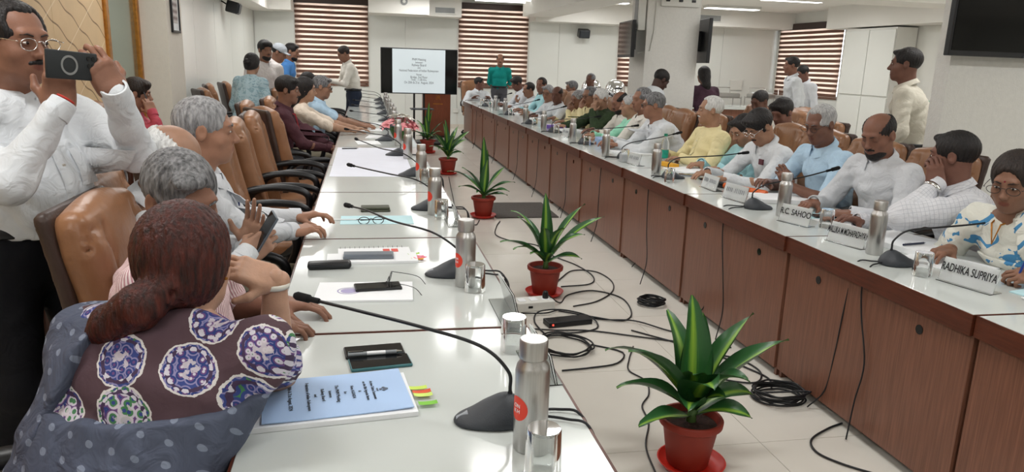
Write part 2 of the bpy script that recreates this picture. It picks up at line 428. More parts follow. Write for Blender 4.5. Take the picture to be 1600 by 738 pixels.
# gilded feature wall with wavy diagonal relief lines
def goldwall():
    m=S('gold_relief_wallpaper','c9ac84',.45,var=.10,scale=2.5); N=m.node_tree.nodes; L=m.node_tree.links; b=_pr(m)
    tc=N.new('ShaderNodeTexCoord'); sp=N.new('ShaderNodeSeparateXYZ'); L.new(tc.outputs['Object'],sp.inputs[0])
    def math_(op,a,bv=None):
        n=N.new('ShaderNodeMath'); n.operation=op
        for i,v in enumerate((a,bv)):
            if v is None: continue
            if isinstance(v,(int,float)): n.inputs[i].default_value=v
            else: L.new(v,n.inputs[i])
        return n.outputs[0]
    y,z=sp.outputs[1],sp.outputs[2]
    def lines(a,per,wob,width):
        s=math_('ADD',z,math_('MULTIPLY',y,a))
        s=math_('ADD',s,math_('MULTIPLY',math_('SINE',math_('MULTIPLY',y,21)),wob))
        fr=math_('ABSOLUTE',math_('SUBTRACT',math_('FRACT',math_('DIVIDE',s,per)),.5))
        return math_('LESS_THAN',fr,width)
    l1=lines(.48,.235,.012,.030); l2=lines(-.62,.47,0,.010)
    mx=N.new('ShaderNodeMix'); mx.data_type='RGBA'; L.new(l1,mx.inputs[0]); src=b.inputs['Base Color'].links[0].from_socket
    L.new(src,mx.inputs[6]); mx.inputs[7].default_value=(*srgb('7d6240'),1)
    mx2=N.new('ShaderNodeMix'); mx2.data_type='RGBA'; L.new(math_('MULTIPLY',l2,.5),mx2.inputs[0]); L.new(mx.outputs[2],mx2.inputs[6]); mx2.inputs[7].default_value=(*srgb('efe0c4'),1)
    L.new(mx2.outputs[2],b.inputs['Base Color'])
    bp=N.new('ShaderNodeBump'); bp.inputs['Strength'].default_value=.6; bp.inputs['Distance'].default_value=.01; L.new(l1,bp.inputs['Height']); bp.invert=True; L.new(bp.outputs[0],b.inputs['Normal'])
    return m
for k in range(6):
    y0=.4+1.2*k; MB().bx((XL,y0+.002,.1),(XL+.03,min(7.56,y0+1.2)-.002,ZC-.02)).build('gold_panel',goldwall() if k==0 else MATS['gold_relief_wallpaper'],wl)
mr=thing('wall_mirror','tall green-tinted mirror in gilt frame beside the cream pillar','mirror',(XL,8.09,0))
MB().bx((0,-.47,.3),(.02,.47,2.86)).build('glass',mat('tinted_mirror',srgb('a9b8b0'),.13,.85,var=.05,scale=2),mr)
for s in (-1,1): MB().box((.03,s*.49,1.55),(.06,.09,2.66)).build('frame_side',M_gold,mr,bevel=.012)
MB().box((.03,0,.26),(.06,1.06,.08)).build('frame_bottom',M_gold,mr,bevel=.012)
# framed picture on the pillar's side
pf=thing('picture_frame','black framed picture hanging high on the cream pillar','picture',(-2.04,8.94,1.76))
for s in (-1,1): MB().box((.012,s*.16,.34),(.024,.025,.70)).build('frame_side',M_black,pf,bevel=.003)
for z in (0,.68): MB().box((.012,0,z),(.024,.33,.025)).build('frame_rail',M_black,pf,bevel=.003)
MB().box((.006,0,.34),(.008,.30,.66)).build('mount',M_paper,pf)
def rows_mat():
    m=S('printed_rows','b5aaa8',.3,var=.1); N=m.node_tree.nodes; L=m.node_tree.links; b=_pr(m)
    tc=N.new('ShaderNodeTexCoord'); wv=N.new('ShaderNodeTexWave'); wv.bands_direction='Z'; wv.inputs['Scale'].default_value=4.5; wv.inputs['Distortion'].default_value=1.5
    r=N.new('ShaderNodeValToRGB'); r.color_ramp.elements[0].color=(*srgb('6d5558'),1); r.color_ramp.elements[1].color=(*srgb('cfc9c8'),1)
    L.new(tc.outputs['Object'],wv.inputs[0]); L.new(wv.outputs[1],r.inputs[0]); L.new(r.outputs[0],b.inputs['Base Color']); return m
MB().box((.012,0,.35),(.006,.17,.52)).build('print',rows_mat(),pf)
# ceiling fixtures
fx_body=MB().bx((-.62,-.16,.0),(.62,.16,.055)).mesh('housing',M_white,bevel=.006); fx_dif=MB().bx((-.59,-.13,-.008),(.59,.13,.004)).mesh('diffuser',M_lamp)
for x,y in LIGHT_SPOTS:
    t=thing('ceiling_light','slim white rectangular light fitting on the ceiling','ceiling light',(x,y,ZC-.055),0,'ceiling lights')
    link('housing',fx_body,t); link('diffuser',fx_dif,t,(0,0,.0))
for y,lab in ((16.42,'white tube light on the ceiling close to the blind'),(15.85,'white tube light on the ceiling ahead of the blind')):
    t=thing('tube_light',lab,'ceiling light',(2.93,y,2.83)); MB().bx((-.6,-.035,.02),(.6,.035,.07)).build('batten',M_white,t,bevel=.005)
    MB().lathe([(.016,-.58),(.016,.58)],12,(0,0,0),axis=(1,0,0)).build('tube',M_lamp,t,smooth=True)
def vent(x,y,z,w,h,lab):
    t=thing('air_vent',lab,'air vent',(x,y,z)); MB().bx((-w/2,-.012,-h/2),(w/2,-.001,h/2)).build('backing',M_grill,t)
    for k in range(int(w/.03)): MB().box((-w/2+.015+.03*k,-.016,0),(.008,.012,h-.02)).build('louvre',S('louvre_grey','a5a7a6',.5),t)
    for s in (-1,1): MB().box((0,-.016,s*h/2),(w+.03,.02,.018)).build('frame_rail',M_white,t)
vent(1.72,16.62,2.60,.42,.13,'grey slatted air vent between the screen and teal-shirt man')
vent(4.0,16.62,2.64,.42,.13,'grey slatted air vent right above the white wall panels')
vent(7.9,16.62,2.70,.5,.14,'grey slatted air vent past the square column')
sd=thing('smoke_detector','round white smoke detector under the ceiling beam','smoke detector',(5.25,15.6,2.86))
MB().lathe([(0,-.03),(.045,-.03),(.06,-.01),(.06,.04)],20).build('base',M_white,sd,smooth=True); MB().lathe([(0,-.055),(.03,-.05),(.035,-.03)],16).build('sensor',M_cream,sd,smooth=True)
em=thing('ceiling_emblem','small round grey emblem fixture on the white bulkhead','emblem',(.82,16.245,2.72))
MB().lathe([(.075,0),(.075,.012),(.06,.018)],24,axis=(0,-1,0)).build('disc',M_grill,em,smooth=True); MB().lathe([(.035,.018),(.03,.03)],16,axis=(0,-1,0)).build('boss',M_white,em,smooth=True)
def speaker(loc,rz,lab):
    t=thing('wall_speaker',lab,'speaker',loc,rz); MB().box((0,0,0),(.26,.2,.19),rx=.25).build('cabinet',M_black,t,bevel=.02); MB().box((0,-.108,-.026),(.22,.008,.15),rx=.25).build('grille',M_darkgrey,t,bevel=.004)
    MB().tube([(0,.09,.04),(0,.19,.1)],.012,8).build('bracket',M_black,t)
speaker((-2.16,13.6,2.30),R(90),'black speaker bracketed high on the left white wall')
speaker((5.0,17.09,2.26),0,'black speaker bracketed on the far white wall panels')
sw=MB().box((0,0,0),(.12,.02,.09)).build('wall_socket',M_white,None,(2.06,YF-.03,.42),bevel=.004); tag(sw,'white double wall socket low beside the podium','socket')
sw=MB().box((0,0,0),(.34,.02,.24)).build('switch_board',M_white,None,(9.05,YF-.03,1.18),bevel=.006); tag(sw,'large white switch board on the wall beside the blind','switch board')
# wall TVs
def tv(loc,rz,w,h,lab,tilt=0):
    t=thing('television',lab,'television',loc,rz); t.rotation_euler[0]=tilt
    MB().box((0,.02,h/2),(w,.045,h)).build('bezel',M_black,t,bevel=.006); MB().box((0,-.004,h/2+.008),(w-.03,.004,h-.05)).build('screen',M_blackgloss,t)
    MB().box((0,-.004,.008),(.06,.006,.012)).build('logo_bar',M_darkgrey,t); MB().box((0,.07,h/2),(.3,.07,.25)).build('wall_mount',M_black,t)
    return t
tv((4.11,4.09,1.68),0,1.14,.66,'large black television hung over the checked-shirt man')
tv((3.22,9.15,1.66),R(-96),.72,.44,'dark television angled out from the near side of the square column')
tv((4.28,9.22,1.62),R(80),.95,.54,'black television on the far side of the square column')
cc=thing('cable_box','white cable junction box at the top of the square column','junction box',(3.85,8.985,2.36))
MB().box((0,0,0),(.5,.03,.14)).build('cover',M_white,cc,bevel=.006)
for x in (-.17,.0,.17): MB().box((x,-.022,.0),(.05,.02,.03)).build('plug',M_black,cc,bevel=.004)
ac=thing('wall_unit','white narrow vertical loudspeaker on the side of the column','column speaker',(3.38,9.1,2.2))
MB().box((0,0,0),(.1,.16,.42)).build('cabinet',M_white,ac,bevel=.012); MB().box((-.052,0,0),(.006,.11,.36)).build('grille',M_grill,ac)
cb=MB().tube([(3.55,8.99,2.5),(3.54,8.99,2.0),(3.5,8.99,1.75),(3.38,9.1,1.72)],.008,6).build('conduit_cable',M_white,None,smooth=True); tag(cb,'thin white cable running down the square column','cable')
# built-in cupboard doors and orange cabinet along the right wall
cp=thing('built_in_cupboard','tall white built-in cupboard with panelled doors past the standing man in cream','cupboard',(XR,13.2,0))
MB().bx((-.45,-.75,0),(-.02,.75,2.42)).build('carcass',M_white,cp)
for y in (-.375,.375):
    for z0,z1 in ((.08,1.12),(1.15,2.38)):
        d=MB().bx((-.475,y-.365,z0),(-.452,y+.365,z1)).build('door',M_wallpanel,cp,bevel=.004)
dr=tag(link('door_1',None,None,(XR,11.1,0)),kind='structure'); MB().bx((-.05,-.8,0),(-.005,.6,2.05)).build('leaf',M_wallpanel,dr,bevel=.004); MB().tube([(-.06,-.55,.92),(-.1,-.55,.94),(-.1,-.55,1.2),(-.06,-.55,1.22)],.012,8).build('handle',M_steel,dr,smooth=True)
oc=thing('storage_cabinet','low orange-wood cabinet with two doors behind the man in cream','cabinet',(XR-.40,11.05,0),R(-90))
MB().bx((-.55,-.28,.05),(.55,.28,.97)).build('carcass',M_orangewood,oc,bevel=.005); MB().bx((-.57,-.31,.97),(.57,.29,1.0)).build('top',M_orangewood,oc,bevel=.005); MB().bx((-.5,-.25,0),(.5,.25,.05)).build('plinth',M_darkwood,oc)
for s in (-1,1):
    d=MB().box((s*.275,-.29,.52),(.52,.02,.84)).build('door',M_orangewood,oc,bevel=.006); MB().lathe([(.004,0),(.012,.02),(0,.026)],12,(s*.05,-.30,.6),axis=(0,-1,0)).build('knob',M_steel,d,smooth=True)
gb=thing('tissue_box','green and white tissue box on the orange cabinet','box',(XR-.5,11.15,1.0),R(-90)); MB().box((0,0,.07),(.40,.15,.14)).build('carton',S('green_card','2f9a6a',.5,var=.3,scale=25,col2=srgb('bfe0cf')),gb,bevel=.004); MB().box((0,0,.145),(.15,.05,.012)).build('tissue',M_paper,gb,bevel=.004)
# buffet counter with white top, buffet stands and roll-top dishes
ct=thing('buffet_counter','long brown buffet counter with white top beyond the second row','counter',(8.1,14.75,0))
MB().bx((-1.9,-.3,0),(1.9,.35,.74)).build('body',M_veneer,ct); MB().bx((-1.95,-.36,.74),(1.95,.4,.80)).build('worktop',M_top,ct,bevel=.006)
for x in (-.95,0,.95): MB().bx((x-.003,-.304,.02),(x+.003,-.3,.73)).build('joint_strip',M_darkwood,ct)
def stand(x,y,lab,lidopen):
    t=thing('buffet_stand',lab,'buffet stand',(x,y,0)); r=.012
    for sx in (-1,1):
        for sy in (-1,1): MB().tube([(sx*.3,sy*.2,0),(sx*.3,sy*.2,.95)],r,8).build('leg',M_steel,t)
    for z in (.35,.92):
        MB().tube([(-.3,-.2,z),(.3,-.2,z),(.3,.2,z),(-.3,.2,z),(-.3,-.2,z)],r*.8,8).build('frame_rail',M_steel,t)
    MB().box((0,0,.97),(.56,.36,.1)).build('pan',M_steel,t,bevel=.02)
    MB().tube([(-.2,.19,1.02),(-.2,.21,1.14),(.2,.21,1.14),(.2,.19,1.02)],.01,8).build('handle',M_chrome,t)
    if lidopen: MB().box((.05,.05,1.035),(.4,.25,.03)).build('tray',M_paper,t,bevel=.008)
for x,l,o in ((7.35,'bare steel buffet stand beside the woman in the dark sari',0),(8.25,'empty steel buffet stand with tall handle in the middle of the row',0),(9.15,'steel buffet stand carrying a white tray',1)): stand(x,16.2,l,o)
stand(9.55,15.6,'steel buffet stand in front of the side-wall blind',0)
bt=thing('buffet_table','white-clothed table carrying the two roll-top dishes','table',(4.75,13.3,0)); MB().bx((-.9,-.35,.74),(.9,.35,.78)).build('top',M_paper,bt,bevel=.006); MB().bx((-.88,-.33,.0),(.88,.33,.74)).build('skirt',M_paper,bt)
def dome(x,y,lab):
    t=thing('roll_top_dish',lab,'chafing dish',(x,y,.781))
    for a in range(4): MB().tube([(.17*math.cos(a*PI/2+.78),.17*math.sin(a*PI/2+.78),0),(.15*math.cos(a*PI/2+.78),.15*math.sin(a*PI/2+.78),.24)],.012,8).build('leg',M_chrome,t)
    MB().lathe([(0,.2),(.16,.2),(.185,.24),(.19,.31),(.185,.32)],28).build('pan',M_chrome,t,smooth=True)
    MB().lathe([(.186,.32),(.178,.40),(.142,.47),(.08,.515),(0,.53)],28,cap=False).build('dome_lid',M_chrome,t,smooth='all')
    MB().tube([(-.06,-.18,.37),(-.05,-.22,.38),(.05,-.22,.38),(.06,-.18,.37)],.009,8).build('handle',M_black,t)
dome(4.06,13.2,'shiny steel domed dish behind the dark standing man'); dome(4.50,13.15,'shiny steel domed dish close to the square column')
# ------------------------------------------------------------------ tables
def add_table(label, x0, x1, y0, y1, side, grp):
    # side +1: aisle front on the +x side (left row), -1: aisle front on the -x side (right row)
    L=y1-y0; W=x1-x0; t=thing('conference_table',label,'table',((x0+x1)/2,(y0+y1)/2,0),0,grp)
    hx,hy=W/2,L/2
    MB().bx((-hx+.006,-hy+.006,.715),(hx-.006,hy-.006,.75)).build('table_top',M_top,t,bevel=.0015,seg=1)
    eb=.685 if side>0 else .672
    for s in (-1,1):
        MB().bx((s*hx-(.006 if s>0 else 0),-hy,eb),(s*hx+(0 if s>0 else .006),hy,.749)).build('edge_band',M_edge,t)
        MB().bx((-hx+.006,s*hy-(.006 if s>0 else 0),eb),(hx-.006,s*hy+(0 if s>0 else .006),.749)).build('end_band',M_edge,t)
    fx=side*(hx-.035)
    MB().bx((fx-.009,-hy+.004,.045),(fx+.009,hy-.004,.715)).build('front_panel',M_veneer,t)
    for s in (-1,1):
        MB().bx((-hx+.16 if side>0 else -hx+.045,s*(hy-.014)-.01,.0),(hx-.045 if side>0 else hx-.16,s*(hy-.014)+.01,.715)).build('end_panel',M_veneer,t)
        if side<0:
            MB().lathe([(.019,0),(.019,.003)],16,(fx-.0085,s*.33,.60),axis=(-1,0,0)).build('cable_hole',M_blackgloss,t)
    return t
LT=[.925,2.118,3.315,4.52,5.70]+[5.70+1.2*k for k in range(1,9)]
names_L=['white-topped table holding the blue agenda booklet','white-topped table with the striped-shirt man\'s phone and papers','white-topped table with the dark green wallet and folded spectacles','bare white-topped table beside the empty tan chairs','white-topped table spread with wide white paper beside empty chairs','white-topped table where the woman in cream rests her hands','white-topped table carrying the lily bouquet']
for i,(a,b) in enumerate(zip(LT,LT[1:])):
    dx=.0 if i else .004
    add_table(names_L[i] if i<len(names_L) else 'small white-topped table at the screen end of the seated row',-.28+dx,.488+dx,a+.004,b-.004,1,'tables under the seated row by the empty chairs')
RT=[.86,2.06]+[3.24+1.2*k for k in range(0,11)]
def rx0(y): return 2.075-.0075*y
names_R=['brown-fronted table cut off past the last name plate','brown-fronted table with the two big readable name plates','brown-fronted table in front of the blue-shirt man','brown-fronted table with the blank-backed name plates and orange case','brown-fronted table with the green-capped water bottle','brown-fronted table in front of the grey-haired man in white','brown-fronted table in front of the mint kurta','brown-fronted table in front of the dark green kurta','brown-fronted table in front of the dark bald man','brown-fronted table in front of the man with chin on hands','brown-fronted table last but one before the long row ends','brown-fronted table ending the long row near the teal-shirt man']
for i,(a,b) in enumerate(zip(RT,RT[1:])):
    x=rx0((a+b)/2)
    add_table(names_R[i],x,x+.77,a+.003,b-.003,-1,'brown-fronted tables of the long row')
# ------------------------------------------------------------------ chairs
def sdf_part(name, g, mt, parent):
    P,Q=g.nets(); return link(name,npmesh(name,P,Q,mt),parent)
def make_chair():
    # faces +x
    t=thing('conference_chair','tan leather conference chair','chair')
    tilt=R(11); A=np.array([[math.cos(tilt),0,-math.sin(tilt)],[0,1,0],[math.sin(tilt),0,math.cos(tilt)]]) # columns: local axes
    def at(x,y,z): return np.array([-.20,0,.50])+A@np.array([x,y,z])
    g=SDF((-.46,-.32,.42),(0,.32,1.25),.012)
    g.box(at(0,0,.30),(.045,.235,.33),A,.045,.02); g.ell(at(.0,0,.52),(.055,.215,.13),A,.06); g.ell(at(.03,0,.12),(.05,.19,.12),A,.06)
    for s in (-1,1): g.cap(at(.035,s*.20,-.0),at(.02,s*.19,.5),.05,.045,.04); g.cap(at(.062,s*.145,-.02),at(.055,s*.13,.58),.009,.009,.012,'sub')
    for z in (.50,.53,.56): g.cap(at(.06,.15,z),at(.02,.26,z+.03),.004,.004,.008,'sub'); g.cap(at(.06,-.15,z),at(.02,-.26,z+.03),.004,.004,.008,'sub')
    sdf_part('backrest',g,M_leather,t)
    g=SDF((-.5,-.32,.42),(0,.32,1.25),.014); g.box(at(-.055,0,.30),(.022,.245,.345),A,.02,.02); g.ell(at(-.06,0,.30),(.03,.2,.28),A,.03)
    sdf_part('back_shell',g,M_leatherdark,t)
    g=SDF((-.3,-.32,.34),(.36,.32,.54),.014); g.box((.02,0,.43),(.25,.245,.05),None,.045,.02); g.ell((.2,0,.435),(.1,.22,.05),None,.05); g.ell((0,0,.47),(.17,.18,.03),None,.03)
    sdf_part('seat',g,M_leather,t)
    for s in (-1,1):
        pts=spline([(-.25,s*.25,.60),(-.20,s*.262,.68),(-.05,s*.265,.715),(.12,s*.265,.705),(.205,s*.262,.66),(.20,s*.26,.56),(.12,s*.25,.44),(.02,s*.2,.385)],5)
        MB().tube(pts,[(.022,.03)]*len(pts),10).build('armrest',M_black,t,smooth='all')
    MB().lathe([(.06,.36),(.06,.34),(.028,.33),(.028,.12),(.045,.11),(.045,.07)],16).build('gas_column',M_black,t,smooth=True)
    for k in range(5):
        a=2*PI*k/5+.3; c,s_=math.cos(a),math.sin(a)
        lg=MB().tube([(.03*c,.03*s_,.1),(.18*c,.18*s_,.085),(.30*c,.30*s_,.068)],[(.022,.024),(.018,.02),(.014,.016)],8).build('base_leg',M_black,t,smooth='all')
        MB().lathe([(.0,-.02),(.026,-.02),(.03,0),(.026,.02),(0,.02)],12,(.30*c,.30*s_,.03),axis=(-s_,c,0)).build('caster',M_black,lg,smooth=True)
    tg=MB().box(at(-.03,.246,.32),(.02,.006,.05)).build('tag',S('orange_tag','d8602a',.6),t)
    return t
chair0=make_chair(); CH=[0]
def chair(x,y,rz,label,group='tan conference chairs'):
    if CH[0]==0: chair0.location=(x,y,0); chair0.rotation_euler=(0,0,R(rz)); tag(chair0,label,None,group); CH[0]=1; return chair0
    return copy_tree(chair0,(x,y,0),R(rz),label,group)
# ------------------------------------------------------------------ small objects
TZ=.7505
# steel bottle
def bottle_meshes():
    b=[(0,0),(.034,0),(.0365,.004),(.0365,.178),(.034,.190),(.027,.200),(.0265,.205)]; c=[(.028,.205),(.030,.207),(.030,.243),(.028,.247),(0,.247)]
    return MB().lathe(b,32,cap=False).mesh('body',M_steel,smooth=True), MB().lathe(c,32,cap=False).mesh('cap',M_steel,smooth=True)
bB,bC=bottle_meshes()
M_sticker=S('red_orange_sticker','e2412c',.4)
def sticker_mesh(a0):
    mb=MB(); n=24; r=.0369; vs=[(r*math.cos(a0),r*math.sin(a0),.10)]
    for q in (.34,.67,1):
        for k in range(n):
            t=2*PI*k/n; a=a0+.027*q*math.cos(t)/r; vs.append((r*math.cos(a),r*math.sin(a),.10+.027*q*math.sin(t)))
    fs=[(0,1+k,1+(k+1)%n) for k in range(n)]+[(1+j*n+k,1+(j+1)*n+k,1+(j+1)*n+(k+1)%n,1+j*n+(k+1)%n) for j in range(2) for k in range(n)]
    mb.add(vs,fs); return mb.mesh('sticker',M_sticker)
bS=sticker_mesh(R(204))
def bottle(x,y,label,group=None,stick=False,s=1,rz=0):
    t=thing('steel_bottle',label,'bottle',(x,y,TZ),rz,group); t.scale=(s,s,s)
    link('body',bB,t); link('cap',bC,t)
    if stick:
        k=link('sticker',bS,t)
        if y<3:
            for j,wd in enumerate(('ON','KH')):
                for i,ch in enumerate(wd):
                    a=R(204)+(i-.5)*.26; rr=.0374; z=.106-.012*j
                    M=Matrix.Translation((rr*math.cos(a),rr*math.sin(a),z))@Matrix(((-math.sin(a),0,math.cos(a),0),(math.cos(a),0,math.sin(a),0),(0,1,0,0),(0,0,0,1)))
                    text(ch,.012,M_paper,k,M)
    return t
# upturned tumbler
gM=MB().lathe([(.036,0),(.0345,.001),(.0318,.092),(0,.094),(0,.1),(.0325,.1),(.0345,.097),(.0378,.001),(.036,0)],32,cap=False).mesh('tumbler',M_glass,smooth=True)
def tumbler(x,y,label,group=None):
    o=link('glass_tumbler',gM,None,(x,y,TZ+.0005)); tag(o,label,'glass',group or 'upturned glass tumblers'); return o
# conference microphone, user side towards -x (left row).  local: neck reaches towards -x
def mic_meshes():
    g=SDF((-.10,-.075,-.01),(.10,.075,.09),.0032)
    g.ell((.02,0,.004),(.062,.058,.052),None,.02); g.ell((-.03,0,.0),(.062,.05,.026),None,.03); g.ell((.03,0,.028),(.03,.03,.035),None,.02)
    g.plane((0,0,0),(0,0,1)); P,Q=g.nets(); base=npmesh('base',P,Q,M_darkgrey)
    base_ring=MB().lathe([(.0,-.0005),(.052,-.0005),(.055,.004),(.052,.007)],28).mesh('base_rim',M_black,smooth=True)
    for v in base_ring.vertices: v.co.x=v.co.x*1.3-.008
    btn=MB().grid(lambda u,v:(-.086+.026*u,(-.016+.032*v)*(.55+.45*u),.0135+.0115*u-.005*(2*v-1)**2),3,6).mesh('talk_button',S('grey_button','8f949b',.35),smooth=True)
    return base,base_ring,btn
mB,mR,mT=mic_meshes()
M_foam=S('black_foam','0f1012',.9,var=.2,scale=300,bump=.6,bscale=700)
def microphone(x,y,rz,label,neck,cable,group):
    # neck: list of local points from the base top to the tip
    t=thing('conference_microphone',label,'microphone',(x,y,TZ+.0012),rz,group)
    link('base',mB,t); link('base_rim',mR,t); link('talk_button',mT,t)
    P=spline([(.035,0,.045),(.037,0,.075)]+neck,7); tip=P[-1]; d=(P[-1]-P[-4]).normalized()
    MB().tube(P,[.0062]*6+[.0042]*(len(P)-6),8).build('gooseneck',M_black,t,smooth='all')
    MB().lathe([(.006,0),(.0075,.004),(.0075,.03),(.011,.036),(.0115,.075),(.008,.084),(0,.086)],14,tip-d*.01,axis=d).build('microphone_head',M_foam,t,smooth=True)
    if cable:
        for c in cable: MB().tube(spline(c,6),.0035,7).build('cable',M_cable,t,smooth='all')
    return t
# name plates: bent acrylic holder with card and lettering.  yaw = direction the card faces
def plate(x,y,yaw,body,label,w=.24,h=.095,size=.047,back=None,xs=1):
    t=thing('name_plate',label,'name plate',(x,y,TZ),yaw)     # local: faces -y, wide along x
    til=R(14)
    MB().box((0,.0,.002),(w,.075,.003)).build('foot',M_acryl,t,bevel=.0008,seg=1)
    for s,nm in ((0,'card'),(-.003,'front_sheet'),(.003,'back_sheet')):
        th=.0008 if nm=='card' else .002
        MB().box((0,s+math.sin(til)*h/2-.02,.004+h/2*math.cos(til)),(w*(.985 if nm=='card' else 1),th,h),rx=-til).build(nm,M_paper if nm=='card' else M_acryl,t)
    if body=='~':
        rg=random.Random(int(y*100)); mb=MB()
        for k in range(11):
            if k in (4,): continue
            xx=-w*.36+w*.072*k; mb.box((xx,-.0056+math.sin(til)*h*.62-.02,.004+h*.6*math.cos(til)),(w*rg.uniform(.018,.034),.0006,.028*rg.uniform(.8,1.05)),rx=-til)
        mb.build('lettering',S('faded_ink','8d9096',.7),t)
    elif body:
        M=Matrix.Translation((0,-.0052+math.sin(til)*h*.62-.02,.004+h*.60*math.cos(til)))@Matrix.Rotation(-til,4,'X')@Matrix.Rotation(PI/2,4,'X')@Matrix.Diagonal((xs,1,1,1))
        text(body,size,M_ink,t,M,bold=.0004)
    return t
def sheet(name,x,y,z,w,l,rz,mt,label,cat,th=.0012,group=None,parent=None,curl=0,seed=0):
    rg=random.Random(seed); k=[rg.uniform(-1,1) for _ in range(4)]
    def top(u,v): return ((u-.5)*w,(v-.5)*l,th+curl*(abs(u-.5)*2)**3*(.4+.6*abs(k[0]))+curl*.6*(abs(v-.5)*2)**4*abs(k[1])*(u if k[2]>0 else 1-u))
    mb=MB(); n,m=8,8; mb.grid(top,n,m); N=len(mb.v)
    mb.v += [(p[0],p[1],p[2]-th) for p in mb.v[:N]]
    mb.f += [tuple(reversed([i+N for i in f])) for f in mb.f[:n*m]]
    W=m+1
    for i in range(n): mb.f += [(i*W,i*W+N,(i+1)*W+N,(i+1)*W),(i*W+m,(i+1)*W+m,(i+1)*W+m+N,i*W+m+N)]
    for j in range(m): mb.f += [(j,j+1,j+1+N,j+N),(n*W+j,n*W+j+N,n*W+j+1+N,n*W+j+1)]
    o=mb.build(name,mt,parent,(x,y,z)); o.rotation_euler=(0,0,R(rz))
    if not parent: tag(o,label,cat,group)
    return o
def phone(x,y,z,rz,label,col=M_black,w=.076,l=.162,th=.009,glass=True):
    t=thing('smartphone',label,'phone',(x,y,z),R(rz))
    MB().box((0,0,th/2),(w,l,th)).build('case',col,t,bevel=.0035,seg=3,smooth=True)
    if glass: MB().box((0,0,th+.0002),(w-.006,l-.006,.0008)).build('screen',M_blackgloss,t,bevel=.0003,seg=1)
    return t
def specs_mesh(w=.135,fold=False,r=.0011,open_len=.13):
    mb=MB()
    for s in (-1,1):
        pts=[(s*w*.25+.026*math.cos(a),0,.019*math.sin(a)*(1 if math.sin(a)<0 else .85)) for a in [2*PI*k/20 for k in range(21)]]
        mb.tube(pts,r*1.3,6)
        if fold: mb.tube([(s*w*.5,0,.006),(s*w*.5-s*.004,-.006,.006),(-s*w*.38,-.010-(.004 if s>0 else 0),.004)],r*1.2,6)
        else: mb.tube(spline([(s*w*.46,.0,.008),(s*w*.5,-.004,.008),(s*w*.52,-open_len*.7,.008),(s*w*.50,-open_len,-.018)],5),r*1.2,6)
    mb.tube([(-.009,0,.006),(0,.002,.009),(.009,0,.006)],r*1.2,6)
    return mb
# ---- left row
G1='steel bottles down the lily-bouquet row'
def lcable(y): return [[(.05,0,.012),(.11,-.01,.008),(.165,-.03,.006),(.21,-.06,.0),(.222,-.10,-.08),(.224,-.12,-.40)],[(.05,.01,.012),(.10,.02,.008),(.16,.02,.006),(.205,.0,.002),(.222,-.03,-.06),(.222,-.05,-.35)]]
necks=[[(.03,.0,.12),(-.03,.03,.17),(-.16,.10,.195),(-.30,.21,.20),(-.405,.30,.20)],
       [(.03,.02,.10),(-.06,.08,.15),(-.20,.26,.155),(-.30,.45,.16),(-.37,.60,.15)],
       [(.03,.02,.10),(-.06,.08,.15),(-.2,.22,.16),(-.32,.37,.165),(-.40,.50,.165)],
       [(.03,.02,.10),(-.06,.08,.15),(-.2,.25,.16),(-.3,.5,.17),(-.37,.75,.17)]]
micL=[(.278,1.52,0,'gooseneck microphone beside the blue agenda booklet'),(.304,2.70,1,'gooseneck microphone reaching over the folded black spectacles'),(.327,3.98,2,'gooseneck microphone on the bare table beside empty chairs'),(.307,5.17,3,'gooseneck microphone over the white paper spread'),(.25,6.30,2,'gooseneck microphone in front of the lilies'),(.18,7.45,3,'gooseneck microphone reaching towards the woman in cream')]
for x,y,n,l in micL: microphone(x,y,0,l,necks[n],lcable(y),'microphones of the lily-bouquet row')
for y in (8.7,9.9,11.1,12.3,13.5,14.7): microphone(.25,y,0,'small gooseneck microphone at the screen end of the bouquet row',necks[2],None,'far microphones of the bouquet row')
botL=[(.335,1.39,'steel bottle with red sticker beside the nearest upturned glass and booklet microphone'),(.349,2.56,'steel bottle with red sticker next to the clear plate facing the striped-shirt man'),(.353,3.84,'steel bottle with red sticker on the wallet table'),(.363,4.95,'steel bottle on the bare table beside the empty chairs'),(.336,6.10,'steel bottle on the white paper, nearest the lilies'),(.297,7.02,'steel bottle right in front of the pink lilies')]
for x,y,l in botL: bottle(x,y,l,G1,True)
for y in (8.9,9.6,10.6,11.6,12.6): bottle(.33,y,'small steel bottle past the lilies near the screen','far steel bottles past the lilies')
tumbler(.338,1.285,'upturned glass tumbler in front of the nearest steel bottle'); tumbler(.405,1.93,'upturned glass tumbler behind the booklet microphone')
tumbler(.375,2.49,'upturned glass tumbler against the bottle by the clear plate'); tumbler(.378,3.73,'upturned glass tumbler on the wallet table'); tumbler(.378,4.84,'upturned glass tumbler on the bare table')
plate(.445,2.26,R(90),'','clear name plate with its back to the striped-shirt man',w=.26); plate(.448,1.80,R(90),'','clear name plate behind the booklet microphone',w=.24,h=.08)
plate(.43,3.62,R(90),'','clear name plate on the wallet table',w=.2); plate(.43,4.75,R(90),'','clear name plate on the bare table',w=.2)
